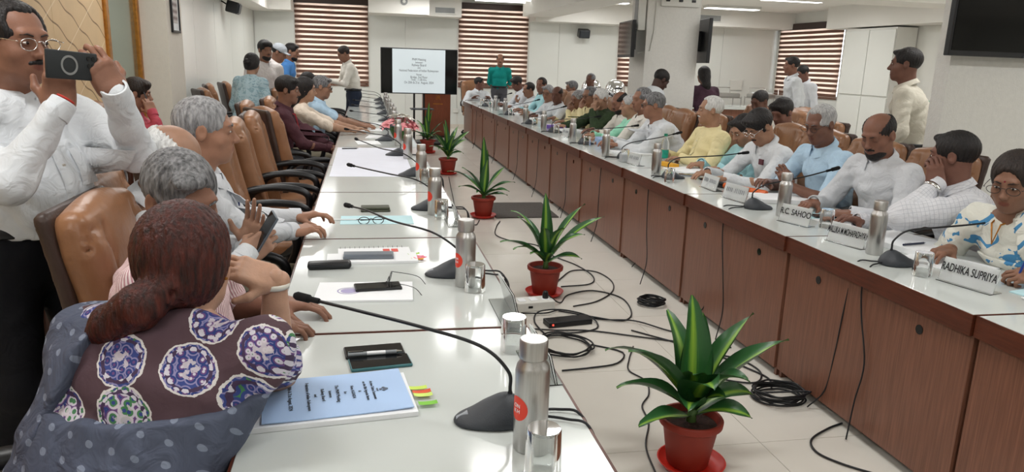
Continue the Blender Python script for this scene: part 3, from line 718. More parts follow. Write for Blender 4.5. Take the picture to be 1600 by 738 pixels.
# blue agenda booklet on a stack of sheets
bk=thing('agenda_booklet','pale blue agenda booklet with printed title page','booklet',(-.078,1.668,TZ+.0125),R(7))
bz=.0
sheet('cover',0,0,bz,.335,.225,0,M_paperblue,None,None,th=.0022,parent=bk,curl=.004,seed=3)
for k,(ln,sz,dx) in enumerate([('Action Taken Statement',.0105,.088),('on the 8th Agenda Items',.0105,.071),('&',.010,.056),('New AGENDA',.011,.040),('for',.010,.022),('The PNM Meeting',.0125,.004),('between',.0105,-.013),('Railway Board',.0115,-.030),('and',.0105,-.047),('Federation of Indian Railwaymen',.0115,-.064),('20th & 21st August, 2024',.0125,-.105)]):
    text(ln,sz,M_ink,bk,Matrix.Translation((dx,0,.0046))@Matrix.Rotation(-PI/2,4,'Z'))
e=MB().lathe([(0,.0),(.006,.0),(.006,.0006)],14,(.118,0,.0042)); e.lathe([(0,.0),(.004,.0),(.004,.0006)],12,(.106,0,.0042)); e.box((.098,0,.0045),(.004,.014,.0006)); e.lathe([(0,0),(.004,0),(.004,.0006)],12,(.113,.007,.0042)); e.lathe([(0,0),(.004,0),(.004,.0006)],12,(.113,-.007,.0042))
e.build('emblem',S('emblem_grey','5a6473',.7),bk)
sheet('paper_stack',-.085,1.655,TZ,.37,.225,6,M_paper,'stack of white sheets under the blue booklet','paper stack',th=.011,seed=5)
for k,(dx,dy,c) in enumerate(((.118,1.70,'c8e05a'),(.126,1.675,'d9552c'),(.128,1.655,'cfe872'),(.136,1.61,'7cc03e'))):
    sheet('sticky_tab',dx,dy,TZ+.005+.0008*k,.045,.018,5,S('tab_'+c,c,.6),['yellow-green sticky tab stuck out of the paper stack, topmost','orange-red sticky tab between two green tabs','light lime sticky tab under the orange tab','deep green sticky tab at the stack corner'][k],'sticky tab',th=.0006,group='page tabs of the booklet stack',curl=.003,seed=k)
phone(.015,1.955,TZ,-84,'black phone lying flat with a pen on it',M_black); phone(.03,1.872,TZ,-82,'black-screened phone with teal edges lying beside the pen',S('teal_case','3c6f74',.4))
pn=thing('pen','grey and white ballpoint pen resting on two phones','pen',(.015,1.913,TZ+.0165),R(4)); MB().tube([(-.07,0,0),(.06,0,0)],.0052,10).build('barrel',S('pen_grey','8d9296',.35),pn,smooth=True); MB().tube([(.06,0,0),(.075,0,0)],[.0052,.002],10).build('tip',M_chrome,pn); MB().tube([(-.02,0,0),(.03,0,0)],.0055,10).build('label_sleeve',M_paper,pn,smooth=True); MB().box((-.05,0,.007),(.04,.003,.003)).build('clip',M_chrome,pn)
# second table
sheet('document_stack',-.01,2.505,TZ,.33,.21,-3,M_paper,'white printed document under the phone and spectacles','document',th=.007,seed=8)
e=MB().lathe([(.036,.0072),(.040,.0072),(.040,.008),(.036,.008)],28,(0,0,0),cap=False); e.lathe([(0,.0072),(.028,.0072),(.028,.008),(0,.008)],24,(0,0,0))
o=e.build('round_seal_print',S('seal_violet','a79fc4',.7),None); o.parent=[q for q in bpy.data.objects if q.get('label')=='white printed document under the phone and spectacles'][0]; o.location=(-.055,0,0); o.scale=(1,.9,1)
phone(.035,2.535,TZ+.0075,-84,'black phone lying on the printed document',M_black)
s=specs_mesh(.13,False); o=s.build('spectacles',M_black,None,(.075,2.545,TZ+.037),smooth='all'); o.rotation_euler=(R(10),0,R(80)); tag(o,'thin black spectacles standing open on a phone','spectacles')
sheet('calendar_pad',.03,3.05,TZ,.30,.15,2,M_paper,'white desk pad with spiral top near the colourful notebook','note pad',th=.004,seed=11)
o=[q for q in bpy.data.objects if q.name.startswith('calendar_pad')][0]
for k in range(14): MB().tube([(-.14+.02*k,.068,.003),(-.14+.02*k,.078,.010),(-.14+.02*k,.084,.003)],.0012,5).build('spiral_ring',M_grill,o)
for k in range(2): MB().box((.05+.035*k,.02,.0052),(.028,.05,.0006)).build('red_print',S('print_red','d8564a',.6),o)
sheet('paper_bundle',.02,2.945,TZ,.36,.14,1,M_paper,'white paper bundle with pink page flags','paper bundle',th=.010,seed=13)
nb=thing('notebook','grey notebook with rainbow print on the paper bundle','notebook',(.005,2.955,TZ+.0112),R(-1)); MB().box((0,0,.005),(.20,.09,.010)).build('cover',S('grey_cover','6f767e',.4),nb,bevel=.001)
def rainbow():
    m=S('rainbow_print','5a6470',.4); N=m.node_tree.nodes; L=m.node_tree.links; b=_pr(m); tc=N.new('ShaderNodeTexCoord'); g=N.new('ShaderNodeSeparateXYZ'); r=N.new('ShaderNodeValToRGB'); mr=N.new('ShaderNodeMapRange'); mr.inputs[1].default_value=-.1; mr.inputs[2].default_value=.1
    L.new(tc.outputs['Object'],g.inputs[0]); L.new(g.outputs[0],mr.inputs[0]); L.new(mr.outputs[0],r.inputs[0]); L.new(r.outputs[0],b.inputs['Base Color'])
    for i,c in enumerate(('4a5a6a','5aa07a','d8b050','d86a4a','6a78b0','3f4650')):
        e=r.color_ramp.elements[0] if i==0 else (r.color_ramp.elements[1] if i==5 else r.color_ramp.elements.new(i/5)); e.position=i/5; e.color=(*srgb(c),1)
    return m
MB().box((0,-.025,.0105),(.19,.03,.001)).build('print',rainbow(),nb)
for k,(dx,dy,c) in enumerate(((.205,2.975,'f05a7a'),(.215,2.945,'ee4f6e'),(.20,2.915,'f4b63e'),(.19,2.99,'b8dc6a'),(.21,2.93,'f27890'))): sheet('page_flag',dx,dy,TZ+.003+.0012*k,.05,.016,12*k-20,S('flag_'+c,c,.6),['bright pink page flag on the bundle','deep pink page flag sticking out of the bundle','amber page flag at the bundle corner','pale green page flag behind the pink ones','light rose page flag low on the bundle'][k],'page flag',th=.0006,group='page flags of the white bundle',curl=.004,seed=k+20)
cs=thing('spectacle_case','black spectacle case beside the paper bundle','case',(-.145,2.83,TZ),R(3)); MB().box((0,0,.014),(.165,.055,.028)).build('shell',M_black,cs,bevel=.012,seg=3,smooth=True); MB().box((0,-.0278,.016),(.15,.001,.002)).build('seam',M_darkgrey,cs)
# third table
s=specs_mesh(.14,True,.0016); o=s.build('spectacles',M_black,None,(.02,3.62,TZ+.018),smooth='all'); o.rotation_euler=(0,0,R(4)); tag(o,'thick black folded spectacles lying on the white table','spectacles')
sheet('blue_sheet',.05,3.71,TZ,.36,.20,0,M_papercyan,'pale blue paper sheet behind the folded spectacles','paper',seed=31)
wl_=thing('wallet','dark green leather wallet on the white table','wallet',(.045,3.95,TZ),R(2)); M_wal=S('green_leather','474a3c',.45,var=.15)
MB().box((0,0,.006),(.155,.085,.012)).build('lower_flap',M_wal,wl_,bevel=.004); MB().box((0,.002,.0185),(.15,.08,.010)).build('upper_flap',M_wal,wl_,bevel=.004)
hp=MB().tube([(0,0,.003),(.13,0,.003)],.004,8).build('pen',M_paper,None,(-.17,3.70,TZ+.002)); tag(hp,'white pen under the profile man\'s hand','pen')
# white spread on tables 4-6
sheet('paper_spread',.04,5.98,TZ,.58,1.7,0,S('white_cover_paper','e3e6f2',.5,var=.02),'wide white paper sheet covering two tables by the empty chairs','paper',th=.0008,seed=40)
for (x,y,w_,l_,rz,lb) in ((.02,7.25,.22,.3,6,'white paper before the woman in cream'),(.12,7.8,.22,.3,-8,'white paper before the man in light blue'),(.05,8.6,.25,.3,3,'white paper past the light-blue-shirt man'),(.1,9.4,.25,.3,10,'white paper farther along the bouquet row')): sheet('paper',x,y,TZ,w_,l_,rz,M_paper,lb,'paper',th=.003,seed=int(y*10))
pn=thing('pen','dark pen lying on the white paper spread','pen',(-.14,6.72,TZ+.006),R(10)); MB().tube([(-.07,0,0),(.06,0,0)],.005,8).build('barrel',M_black,pn); MB().tube([(.06,0,0),(.075,0,0)],[.005,.0015],8).build('tip',M_chrome,pn)
# lily bouquet
bq=thing('lily_bouquet','bouquet of white and pink lilies in green wrap on the table','bouquet',(.33,7.7,TZ)); M_lw=S('white_petal','f0efe6',.5,var=.03); M_lp=S('pink_petal','dd8d92',.5,var=.15,scale=30); M_gl=S('bouquet_leaf','3c6b34',.5,var=.2)
MB().lathe([(0,0),(.05,0),(.075,.05),(.10,.11),(.098,.11),(.07,.05)],20,cap=False).build('wrap',M_gl,bq,smooth=True)
def petal(d,up,L,wd,mt,par,base):
    d=Vector(d).normalized(); u=Vector(up); u=(u-d*u.dot(d)).normalized(); s_=d.cross(u); base=Vector(base)
    def fn(a,b):
        w_=wd*math.sin(PI*min(1,a*.92+.06))**.7*(b-.5)*2
        return base+d*L*a*(1-.1*a)+u*(L*.45*a*a*a-.35*abs(w_))*1+s_*w_
    MB().grid(fn,6,4).build('petal',mt,par,smooth='all')
rg=random.Random(5)
for k in range(16):
    a=rg.uniform(0,2*PI); rr=rg.uniform(.02,.15); z=.12+.13*(1-rr/.16)+rg.uniform(-.02,.03); mt=M_lw if z>.17 else M_lp
    if k<6: mt=M_lp; rr=rg.uniform(.1,.16); z=rg.uniform(.05,.15)
    c=Vector((rr*math.cos(a),rr*math.sin(a),z)); ax=(c-Vector((0,0,-.08))).normalized(); o1=ax.orthogonal().normalized(); o2=ax.cross(o1)
    fl_=MB().tube([Vector((rr*.3*math.cos(a),rr*.3*math.sin(a),.05)),c],.004,6).build('flower_stem',M_gl,bq)
    for q in range(6):
        t=2*PI*q/6; side=o1*math.cos(t)+o2*math.sin(t); petal(ax*.75+side*.8,side,.085,.026,mt,fl_,c)
# ---- right row
def rcable(a,b,fy=0,gap=.05):
    # local frame of a microphone turned by 180 deg: +x is towards the aisle
    return [[(.05,0,.012),(.10,a*.4,.008),(.165+gap,a,.0),(.19+gap,a,-.07),(.195+gap,a+.03,-.2),(.195+gap,a+.10,-.40),(.20+gap,a+.16+fy,-.58),(.24+gap,a+.2+fy,-.742)],
            [(.05,.01,.012),(.10,b*.4,.008),(.165+gap,b,.0),(.185+gap,b,-.07),(.195+gap,b-.01,-.25),(.195+gap,b-.03,-.45),(.20+gap,b-.06,-.64),(.25+gap,b-.10,-.742)]]
G2='microphones of the long brown row'
nr=[[(.03,.0,.11),(-.03,.0,.15),(-.18,.0,.165),(-.34,.0,.18),(-.47,.0,.20)],[(.03,0,.10),(-.03,0,.14),(-.15,.0,.17),(-.28,.0,.20),(-.40,.0,.235)]]
micR=[(2.255,2.70,-4,0,'gooseneck microphone bent towards the woman in the white and blue sari'),(2.28,3.94,-8,1,'gooseneck microphone in front of the blue-shirt man'),(2.235,5.10,-14,0,'gooseneck microphone beside the yellow pad'),(2.26,6.20,-20,1,'gooseneck microphone in front of the grey-haired man in white'),(2.23,7.35,-12,0,'gooseneck microphone beside the blue file'),(2.22,8.6,-15,0,'gooseneck microphone in front of the dark green kurta'),(2.18,9.75,-15,1,'gooseneck microphone in front of the dark bald man in white'),(2.2,11.4,-15,1,'gooseneck microphone opposite the screen'),(2.17,13.5,-10,1,'gooseneck microphone by the end of the long row')]
for i,(x,y,a,n,l) in enumerate(micR):
    gp=x-.165-.05-rx0(y)+.02
    microphone(x,y,PI+R(a),l,nr[n],rcable(.04,-.05,.08*((i*7)%3-1),gp-.02),G2)
G3='steel bottles of the long brown row'
botR=[(2.275,2.88,'steel bottle between the smudged name plate and the nearest curved microphone'),(2.315,3.72,'steel bottle right behind the SAHOO name plate'),(2.15,5.22,'steel bottle beside the green-labelled plastic bottle'),(2.12,6.35,'steel bottle in front of the blue file'),(2.15,7.56,'steel bottle before the dark green kurta'),(2.12,8.76,'steel bottle before the man in pale yellow'),(2.15,9.95,'steel bottle before the dark bald man'),(2.18,11.65,'steel bottle left standing past the bald man'),(2.15,12.4,'steel bottle close to the far end of the long row')]
for x,y,l in botR: bottle(x,y,l,G3,False,1.0)
tumbler(2.235,2.53,'upturned glass tumbler beside the curved microphone base'); tumbler(2.39,3.42,'upturned glass tumbler between the two nearest name plates'); tumbler(2.125,4.90,'upturned glass tumbler in front of a microphone base near the yellow pad')
for y,l in ((6.05,'upturned glass tumbler by the blank name plate'),(7.2,'upturned glass tumbler before the blue file'),(8.45,'upturned glass tumbler before the dark green kurta'),(9.6,'upturned glass tumbler before the dark bald man'),(11.3,'upturned glass tumbler past the bald man'),(13.2,'upturned glass tumbler at the far row end'),(14.2,'upturned glass tumbler before the last white-shirted man')): tumbler(2.2,y,l)
def rplate(p0,p1,body,label,**k):
    p0,p1=Vector(p0),Vector(p1); c=(p0+p1)/2; d=p1-p0; return plate(c.x+.02,c.y,math.atan2(d.y,d.x),body,label,w=d.length,**k)
rplate((2.265,2.478),(2.318,2.262),'RADHIKA SUPRIYA','white name plate reading RADHIKA SUPRIYA',size=.046,xs=.58)
rplate((2.215,3.155),(2.268,2.955),'MALLIKA M MOHAPADHYAY','white name plate with smudged crowded lettering',size=.046,xs=.38)
rplate((2.222,3.612),(2.285,3.428),'R.C. SAHOO','white name plate reading R.C. SAHOO',size=.046,xs=.78)
rplate((2.25,4.335),(2.285,4.10),'~','pale name plate beside the microphone and orange case',size=.04,xs=.62)
rplate((2.29,4.73),(2.292,4.505),'~','pale name plate before the orange case end',size=.046,xs=.8)
rplate((2.17,5.92),(2.20,5.72),'~','pale name plate by the steel bottle and grey-haired man',size=.04,xs=.7)
rplate((2.2,8.2),(2.22,8.0),'~','pale small name plate before the dark green kurta',size=.04,xs=.7)
# papers and things on the right row
def stack(name,x,y,w_,l_,rz,n,label,mt=M_paper,th=.008,z=TZ): return sheet(name,x,y,z,w_,l_,rz,mt,label,'papers',th=th*n,seed=int(y*37))
stack('paper_stack',2.56,3.02,.30,.40,12,3,'thick stack of white papers before the checked-shirt man')
sheet('paper',2.50,2.70,TZ,.26,.32,20,M_paper,'white paper beside the thick stack','paper',th=.004,seed=51)
pn=thing('pen','dark blue pen on the thick paper stack','pen',(2.52,2.93,TZ+.031),R(12)); MB().tube([(-.07,0,0),(.065,0,0)],.005,8).build('barrel',S('navy_pen','1d2440',.35),pn); MB().tube([(.065,0,0),(.078,0,0)],[.005,.0015],8).build('tip',M_chrome,pn); MB().box((-.04,0,.007),(.04,.003,.002)).build('clip',M_chrome,pn)
sheet('blue_file',2.60,2.20,TZ,.30,.26,14,M_papercyan,'pale turquoise folder in front of the sari woman','folder',th=.004,seed=52); sheet('paper',2.52,2.07,TZ+.0045,.3,.22,-12,M_paper,'white paper on the turquoise folder','paper',th=.003,seed=53); phone(2.60,2.18,TZ+.0085,70,'dark brown phone on the papers by the sari woman',S('brown_case','3a2420',.4))
sheet('paper',2.60,3.55,TZ,.3,.34,8,M_paper,'white paper before the bearded man','paper',th=.003,seed=54); sheet('paper',2.52,3.72,TZ+.0035,.26,.2,-6,M_papercyan,'pale blue paper before the bearded man','paper',th=.002,seed=55)
phone(2.55,3.66,TZ+.006,82,'black phone under the bearded man\'s hand')
stack('paper_stack',2.58,4.2,.32,.26,-10,3,'white paper stack in front of the blue-shirt man')
oc2=thing('orange_case','orange and black tube case lying behind the name plates','case',(2.46,4.55,TZ),R(112)); 
MB().lathe([(.0,-.25),(.018,-.25),(.02,-.24),(.02,-.12)],14,(0,0,.021),axis=(1,0,0)).build('end_cap',S('orange_plastic','d8642a',.4),oc2,smooth=True); MB().lathe([(.02,-.12),(.02,.12)],14,(0,0,.021),axis=(1,0,0)).build('barrel',MATS['orange_plastic'],oc2,smooth=True); MB().lathe([(.021,.10),(.021,.16)],14,(0,0,.022),axis=(1,0,0)).build('grip',M_black,oc2,smooth=True); MB().lathe([(.02,.16),(.02,.25),(.012,.26)],14,(0,0,.021),axis=(1,0,0)).build('tip',MATS['orange_plastic'],oc2,smooth=True)
phone(2.50,5.02,TZ,75,'black phone lying before the man in yellow'); phone(2.42,5.22,TZ,60,'grey phone beside a black phone before the man in yellow',S('grey_case','7a8088',.35))
stack('paper_stack',2.55,5.5,.3,.3,15,1,'white papers before the man in yellow')
yp=MB().box((0,0,.016),(.20,.07,.032)).build('yellow_pad',S('yellow_card','e0a52c',.5),None,(2.46,5.72,TZ),bevel=.004); yp.rotation_euler=(0,0,R(105)); tag(yp,'bright yellow pad beside the plastic water bottle','pad')
pet=thing('plastic_bottle','clear plastic water bottle with green label and cap','bottle',(2.56,6.05,TZ)); MB().lathe([(0,0),(.03,0),(.034,.01),(.034,.145),(.03,.17),(.014,.205),(.0135,.222)],24,cap=False).build('body',mat('clear_plastic',(.95,.97,.97),.06,trans=.9,ior=1.2,var=0),pet,smooth=True); MB().lathe([(.0345,.03),(.0348,.10)],24,cap=False).build('label_sleeve',S('teal_label','1f9a85',.4,var=.2,scale=40),pet,smooth=True); MB().lathe([(.016,.218),(.016,.24),(0,.242)],18,cap=False).build('cap',S('green_cap','1f7d63',.4),pet,smooth=True)
fb=MB().box((0,0,.035),(.30,.22,.07)).build('file_box',S('blue_file','8fabd2',.5),None,(2.45,7.3,TZ),bevel=.004); fb.rotation_euler=(0,0,R(80)); tag(fb,'pale blue box file before the men in mint and white','file')
for (x,y,w_,l_,rz,lb) in ((2.45,6.6,.3,.35,5,'white papers before the grey-haired man in white'),(2.5,7.75,.3,.3,-8,'white papers behind the blue file'),(2.45,8.9,.3,.3,12,'white papers before the man in pale yellow'),(2.45,9.5,.3,.3,5,'white papers next to the purple folder'),(2.5,10.6,.3,.3,-12,'white papers before the dark bald man'),(2.5,11.6,.3,.3,4,'white papers before the bespectacled grey-haired man'),(2.5,12.9,.3,.3,9,'white papers toward the teal-shirted man')): stack('papers',x,y,w_,l_,rz,2,lb)
pf_=MB().box((0,0,.02),(.26,.2,.04)).build('purple_folder',S('purple_card','5a2f9a',.5),None,(2.36,9.12,TZ),bevel=.003); pf_.rotation_euler=(0,0,R(95)); tag(pf_,'purple folder beside a steel bottle','folder')
gd=thing('small_camera','small silver gadget with round lens beside the name plate','gadget',(2.16,5.98,TZ),R(90)); MB().box((0,0,.035),(.09,.05,.07)).build('body',S('silver_plastic','a9adb0',.35),gd,bevel=.008); MB().lathe([(.018,0),(.018,.012),(.012,.012)],16,(0,-.025,.025),axis=(0,-1,0)).build('lens',M_blackgloss,gd,smooth=True)
# ------------------------------------------------------------------ screen on its stand, podium
st=thing('presentation_screen','large screen on a wheeled stand showing the meeting title slide','screen',(.985,14.0,0),R(2))
MB().box((0,.0,1.335),(1.41,.05,.82)).build('bezel',M_black,st,bevel=.006)
scr=MB().box((.0,-.0265,1.335),(1.38,.003,.79)).build('dark_border',M_blackgloss,st)
M_slide=mat('lit_slide',(.78,.88,.90),.6,var=.05,scale=1.2,emit=.62,spec=.2); _pr(M_slide).inputs['Base Color'].default_value=(.2,.2,.2,1); M_slide.node_tree.links.remove(_pr(M_slide).inputs['Base Color'].links[0])
sl=MB().box((-.01,-.029,1.335),(.97,.003,.785)).build('slide',M_slide,scr)
for k,(ln,sz,z) in enumerate([('PNM Meeting',.062,.21),('between',.052,.158),('Railway Board',.062,.11),('and',.05,.062),('National Federation of Indian Railwaymen',.058,.01),('Venue:',.052,-.06),('Bridge, 2nd Floor',.06,-.108),('Time : 11.00 Hrs.',.056,-.155),('On 20th & 21st  August, 2024',.060,-.205)]):
    text(ln,sz,M_ink,scr,Matrix.Translation((-.01,-.0312,1.335+z))@Matrix.Rotation(PI/2,4,'X')@Matrix.Diagonal((.74,1,1,1)))
for s in (-1,1): MB().box((s*.09,.05,.75),(.035,.04,1.4)).build('post',M_black,st)
MB().box((.03,-.18,.66),(.42,.3,.02)).build('equipment_shelf',M_darkgrey,st,bevel=.004); MB().box((.02,-.02,.04),(.75,.5,.04)).build('base',M_black,st,bevel=.01)
for sx in (-1,1):
    for sy in (-1,1): MB().lathe([(.024,-.014),(.024,.014)],12,(.02+sx*.33,-.02+sy*.2,.024),axis=(1,0,0)).build('caster',M_black,st)
pd=thing('podium','brown wooden podium with gold emblem behind the screen','podium',(1.43,15.4,0)); MB().box((0,0,.5),(.55,.4,1.0)).build('body',S('red_brown_wood','7a4028',.35,var=.15,stretch=(8,8,.8)),pd,bevel=.006); MB().box((0,-.03,1.03),(.66,.5,.04),rx=.15).build('desk',M_darkwood,pd,bevel=.006); MB().box((0,-.21,.02),(.6,.05,.04)).build('plinth',M_darkwood,pd)
text('IR',.12,M_gold,pd,Matrix.Translation((.02,-.202,.80))@Matrix.Rotation(PI/2,4,'X'),name='emblem_letters'); MB().box((.02,-.202,.68),(.2,.004,.018)).build('emblem_bar',M_gold,pd)
# ------------------------------------------------------------------ potted plants
def leaf_material():
    m=bpy.data.materials.new('striped_leaf'); m.use_nodes=True; N=m.node_tree.nodes; L=m.node_tree.links; b=_pr(m)
    uv=N.new('ShaderNodeUVMap'); sp=N.new('ShaderNodeSeparateXYZ'); L.new(uv.outputs[0],sp.inputs[0])
    n=N.new('ShaderNodeTexNoise'); n.inputs['Scale'].default_value=3; n.inputs['Detail'].default_value=3
    mp=N.new('ShaderNodeMapping'); mp.inputs['Scale'].default_value=(22,1.2,1); L.new(uv.outputs[0],mp.inputs[0]); L.new(mp.outputs[0],n.inputs['Vector'])
    a=N.new('ShaderNodeMath'); a.operation='SUBTRACT'; L.new(sp.outputs[0],a.inputs[0]); a.inputs[1].default_value=.5
    ab=N.new('ShaderNodeMath'); ab.operation='ABSOLUTE'; L.new(a.outputs[0],ab.inputs[0])
    ad=N.new('ShaderNodeMath'); ad.operation='MULTIPLY_ADD'; L.new(n.outputs[0],ad.inputs[0]); ad.inputs[1].default_value=.22; L.new(ab.outputs[0],ad.inputs[2])
    r=N.new('ShaderNodeValToRGB'); E=r.color_ramp.elements
    E[0].position=.10; E[0].color=(*srgb('8fb23e'),1); E[1].position=.62; E[1].color=(*srgb('244d2a'),1); e=E.new(.20); e.color=(*srgb('6d9a36'),1); e=E.new(.27); e.color=(*srgb('2f6230'),1)
    L.new(ad.outputs[0],r.inputs[0]); L.new(r.outputs[0],b.inputs['Base Color']); b.inputs['Roughness'].default_value=.33; b.inputs['Subsurface Weight'].default_value=0
    return m
M_leaf=leaf_material()
def leaf(par, az, elev, L, wd, droop, base, twist=0):
    # strip that leaves the stem at an elevation and arches over
    n,m=14,6; vs=[];uvs=[]
    d=Vector((math.cos(az),math.sin(az),0)); p=Vector(base); e=elev; rows=[]
    for i in range(n+1):
        u=i/n; rows.append((p.copy(),e)); p=p+(d*math.cos(e)+Vector((0,0,1))*math.sin(e))*L/n; e-=droop/n*(.35+1.3*u)
    side=Vector((-math.sin(az),math.cos(az),0)); mb=MB()
    for i,(q,e) in enumerate(rows):
        u=i/n; nrm=Vector((0,0,1))*math.cos(e)-d*math.sin(e); w_=1.22*wd*(math.sin(PI*(.10+.88*u**.85))**.8)*(1 if u<.98 else .2); tw=twist*u
        sd=side*math.cos(tw)+nrm*math.sin(tw); nn=nrm*math.cos(tw)-side*math.sin(tw)
        for j in range(m+1):
            v=(j/m-.5)*2; mb.v.append(tuple(q+sd*w_*v+nn*w_*.45*(v*v)+nn*.006*math.sin(u*9+v*2)*abs(v))); uvs.append((j/m,u))
    mb.f=[(i*(m+1)+j,(i+1)*(m+1)+j,(i+1)*(m+1)+j+1,i*(m+1)+j+1) for i in range(n) for j in range(m)]
    me=mb.mesh('leaf',M_leaf,smooth='all'); ul=me.uv_layers.new(name='UVMap')
    for lp in me.loops: ul.data[lp.index].uv=uvs[lp.vertex_index]
    return link('leaf',me,par)
def potted(x,y,label,leaves,H=1.0,sauc_dx=(0,0)):
    t=thing('potted_plant',label,'potted plant',(x,y,.017),0,'potted striped plants down the aisle'); t.scale=(H,H,H)
    MB().lathe([(0,0),(.078,0),(.082,.006),(.108,.165),(.118,.167),(.124,.172),(.126,.192),(.122,.198),(.112,.198),(.106,.185),(.10,.160)],40,cap=False).build('pot',M_terracotta,t,smooth=True)
    rg=random.Random(int(y*10)); so=MB(); so.lathe([(.108,.168),(.07,.172+.004),(.03,.178),(0,.18)],24,cap=False); so.build('soil',M_soil,t,smooth='all')
    MB().tube([(0,0,.16),(.004,.002,.235)],[.022,.016],10).build('stem',S('plant_stem','4d6b34',.6),t,smooth='all')
    for (az,el,L,wd,dr,tw) in leaves: leaf(t,R(az),R(el),L,wd,R(dr),(.012*math.cos(R(az)),.012*math.sin(R(az)),.19+.05*max(0,math.sin(R(el)))),R(tw))
    s=MB().lathe([(0,0),(.085,0),(.118,.012),(.135,.034),(.130,.034),(.114,.016),(.09,.012),(0,.012)],36,cap=False).build('plant_saucer',M_redplastic,None,(x+sauc_dx[0],y+sauc_dx[1],.0),smooth=True)
    s.scale=(H,H,1); tag(s,'red plastic saucer under the '+label,'saucer','red saucers under the pots')
# azimuth, elevation, length, half-width, droop, twist
big=[(95,86,.50,.045,14,8),(10,66,.50,.040,26,-25),(-8,52,.52,.044,34,-15),(175,62,.42,.048,58,20),(-100,66,.36,.048,80,15),(-60,70,.36,.046,88,-12),(165,40,.36,.034,75,10),(10,30,.34,.028,70,30),(200,14,.30,.030,30,0),(-20,22,.26,.030,62,20),(140,55,.50,.030,95,20),(60,78,.42,.04,16,-10),(240,74,.30,.036,60,0),(-70,58,.22,.030,60,30)]
big=[(a,e,L*.88,w_*1.28,d,t_) for a,e,L,w_,d,t_ in big]+[(100,70,.40,.05,40,10),(-120,48,.24,.045,70,0)]
potted(1.245,2.47,'large striped-leaf plant in front, leaves fanned wide',big,1.0,(.012,-.01))
mid=[(95,87,.46,.036,10,0),(80,80,.42,.036,18,10),(25,60,.50,.034,34,-20),(5,50,.52,.030,40,20),(160,70,.36,.038,40,20),(-110,72,.34,.036,50,10),(180,45,.36,.034,60,0),(-70,74,.34,.036,60,-10),(-25,60,.34,.034,62,20),(200,50,.30,.03,80,10),(-5,30,.26,.026,70,20),(120,64,.50,.022,80,0),(-90,50,.20,.028,60,0),(-140,50,.2,.026,70,0)]
potted(1.19,4.70,'bushy striped plant next to the power strip',mid,.98)
th3=[(95,88,.56,.035,4,0),(60,84,.44,.034,10,0),(-80,82,.36,.040,18,0),(20,55,.36,.026,20,10),(150,48,.46,.034,64,10),(175,64,.34,.034,40,0),(-10,40,.34,.03,50,0),(-40,30,.30,.034,50,0),(200,36,.3,.032,50,10),(0,14,.24,.032,36,0),(-120,30,.2,.028,40,0)]
potted(1.165,7.28,'tall striped plant beside the dark floor mat',th3,1.0)
potted(1.12,10.2,'striped plant third ahead of the screen stand',[(a+35,e,L,w_,d,t_) for a,e,L,w_,d,t_ in mid],1.05)
potted(1.03,12.6,'striped plant standing at the screen stand',[(a-40,e,L,w_,d,t_) for a,e,L,w_,d,t_ in th3],1.05)
# floor mat
fm=MB().box((1.62,7.62,.006),(.66,.80,.012)).build('floor_mat',S('dark_grey_mat','4d4844',.8,var=.2,scale=60),None,bevel=.003); tag(fm,'dark grey floor mat between a plant and the long brown row','mat')
# ------------------------------------------------------------------ cables and power strip on the floor
def cord(label,pts,r=.0048,n=8): 
    o=MB().tube(spline(pts,n),r,8).build('floor_cable',M_cable,None,smooth='all'); tag(o,label,'cable','black cables on the floor'); return o
def coil(label,x,y,rx,ry,turns,seed,ang=0,tail=None,r=.0048):
    rg=random.Random(seed); pts=[]; n=turns*12
    for k in range(n):
        a=2*PI*k/12; j=rg.uniform(.86,1.08); px,py=rx*j*math.cos(a),ry*j*math.sin(a); z=.006+.0075*(k/12)+.003*rg.random()
        pts.append((x+px*math.cos(ang)-py*math.sin(ang),y+px*math.sin(ang)+py*math.cos(ang),z))
    if tail: pts += tail
    o=MB().tube(spline(pts,4),r,7).build('cable_coil',M_cable,None,smooth='all'); tag(o,label,'cable coil'); return o
ps=thing('power_strip','white extension board with sockets and one plug beside the plant','power strip',(1.05,4.43,0),R(8))
MB().box((0,0,.03),(.26,.13,.06)).build('housing',M_white,ps,bevel=.006)
for k in range(3): MB().box((-.08+.08*k,.0,.0615),(.05,.06,.003)).build('socket',M_paper,ps,bevel=.001,seg=1)
MB().lathe([(.019,0),(.021,.02),(.016,.045),(.009,.05)],14,(.085,0,.062)).build('plug',M_black,ps,smooth=True); MB().box((-.04,-.066,.03),(.03,.004,.014)).build('switch',M_black,ps)
ad=thing('power_adapter','slim black adapter box with tiny red lamp among the cables','adapter',(1.20,4.12,0),R(10)); MB().box((0,0,.017),(.29,.10,.034)).build('body',M_black,ad,bevel=.005); MB().lathe([(0,.0),(.006,.0),(.005,.003),(0,.003)],10,(-.12,-.05,.02),axis=(0,-1,0)).build('status_lamp',mat('red_led',(1,.05,.03),.4,emit=3,var=0),ad)
Z=.007
cord('black cable looping wide from the power strip',[(1.13,4.43,.1),(1.25,4.5,Z),(1.35,4.66,Z),(1.55,4.74,Z),(1.70,4.56,Z),(1.66,4.25,Z),(1.55,4.12,Z),(1.38,4.18,Z+.01),(1.2,4.34,Z)])
cord('black cable curling round the adapter box',[(.95,4.32,Z),(1.1,4.28,Z+.01),(1.22,4.36,Z),(1.33,4.28,Z),(1.42,4.16,Z),(1.62,4.08,Z+.01),(1.8,3.9,Z),(1.98,3.9,Z)])
cord('black cable running from the adapter across to the brown row',[(.92,4.05,Z),(1.1,4.0,Z),(1.3,3.97,Z),(1.6,3.82,Z),(1.85,3.7,Z),(2.03,3.62,Z)])
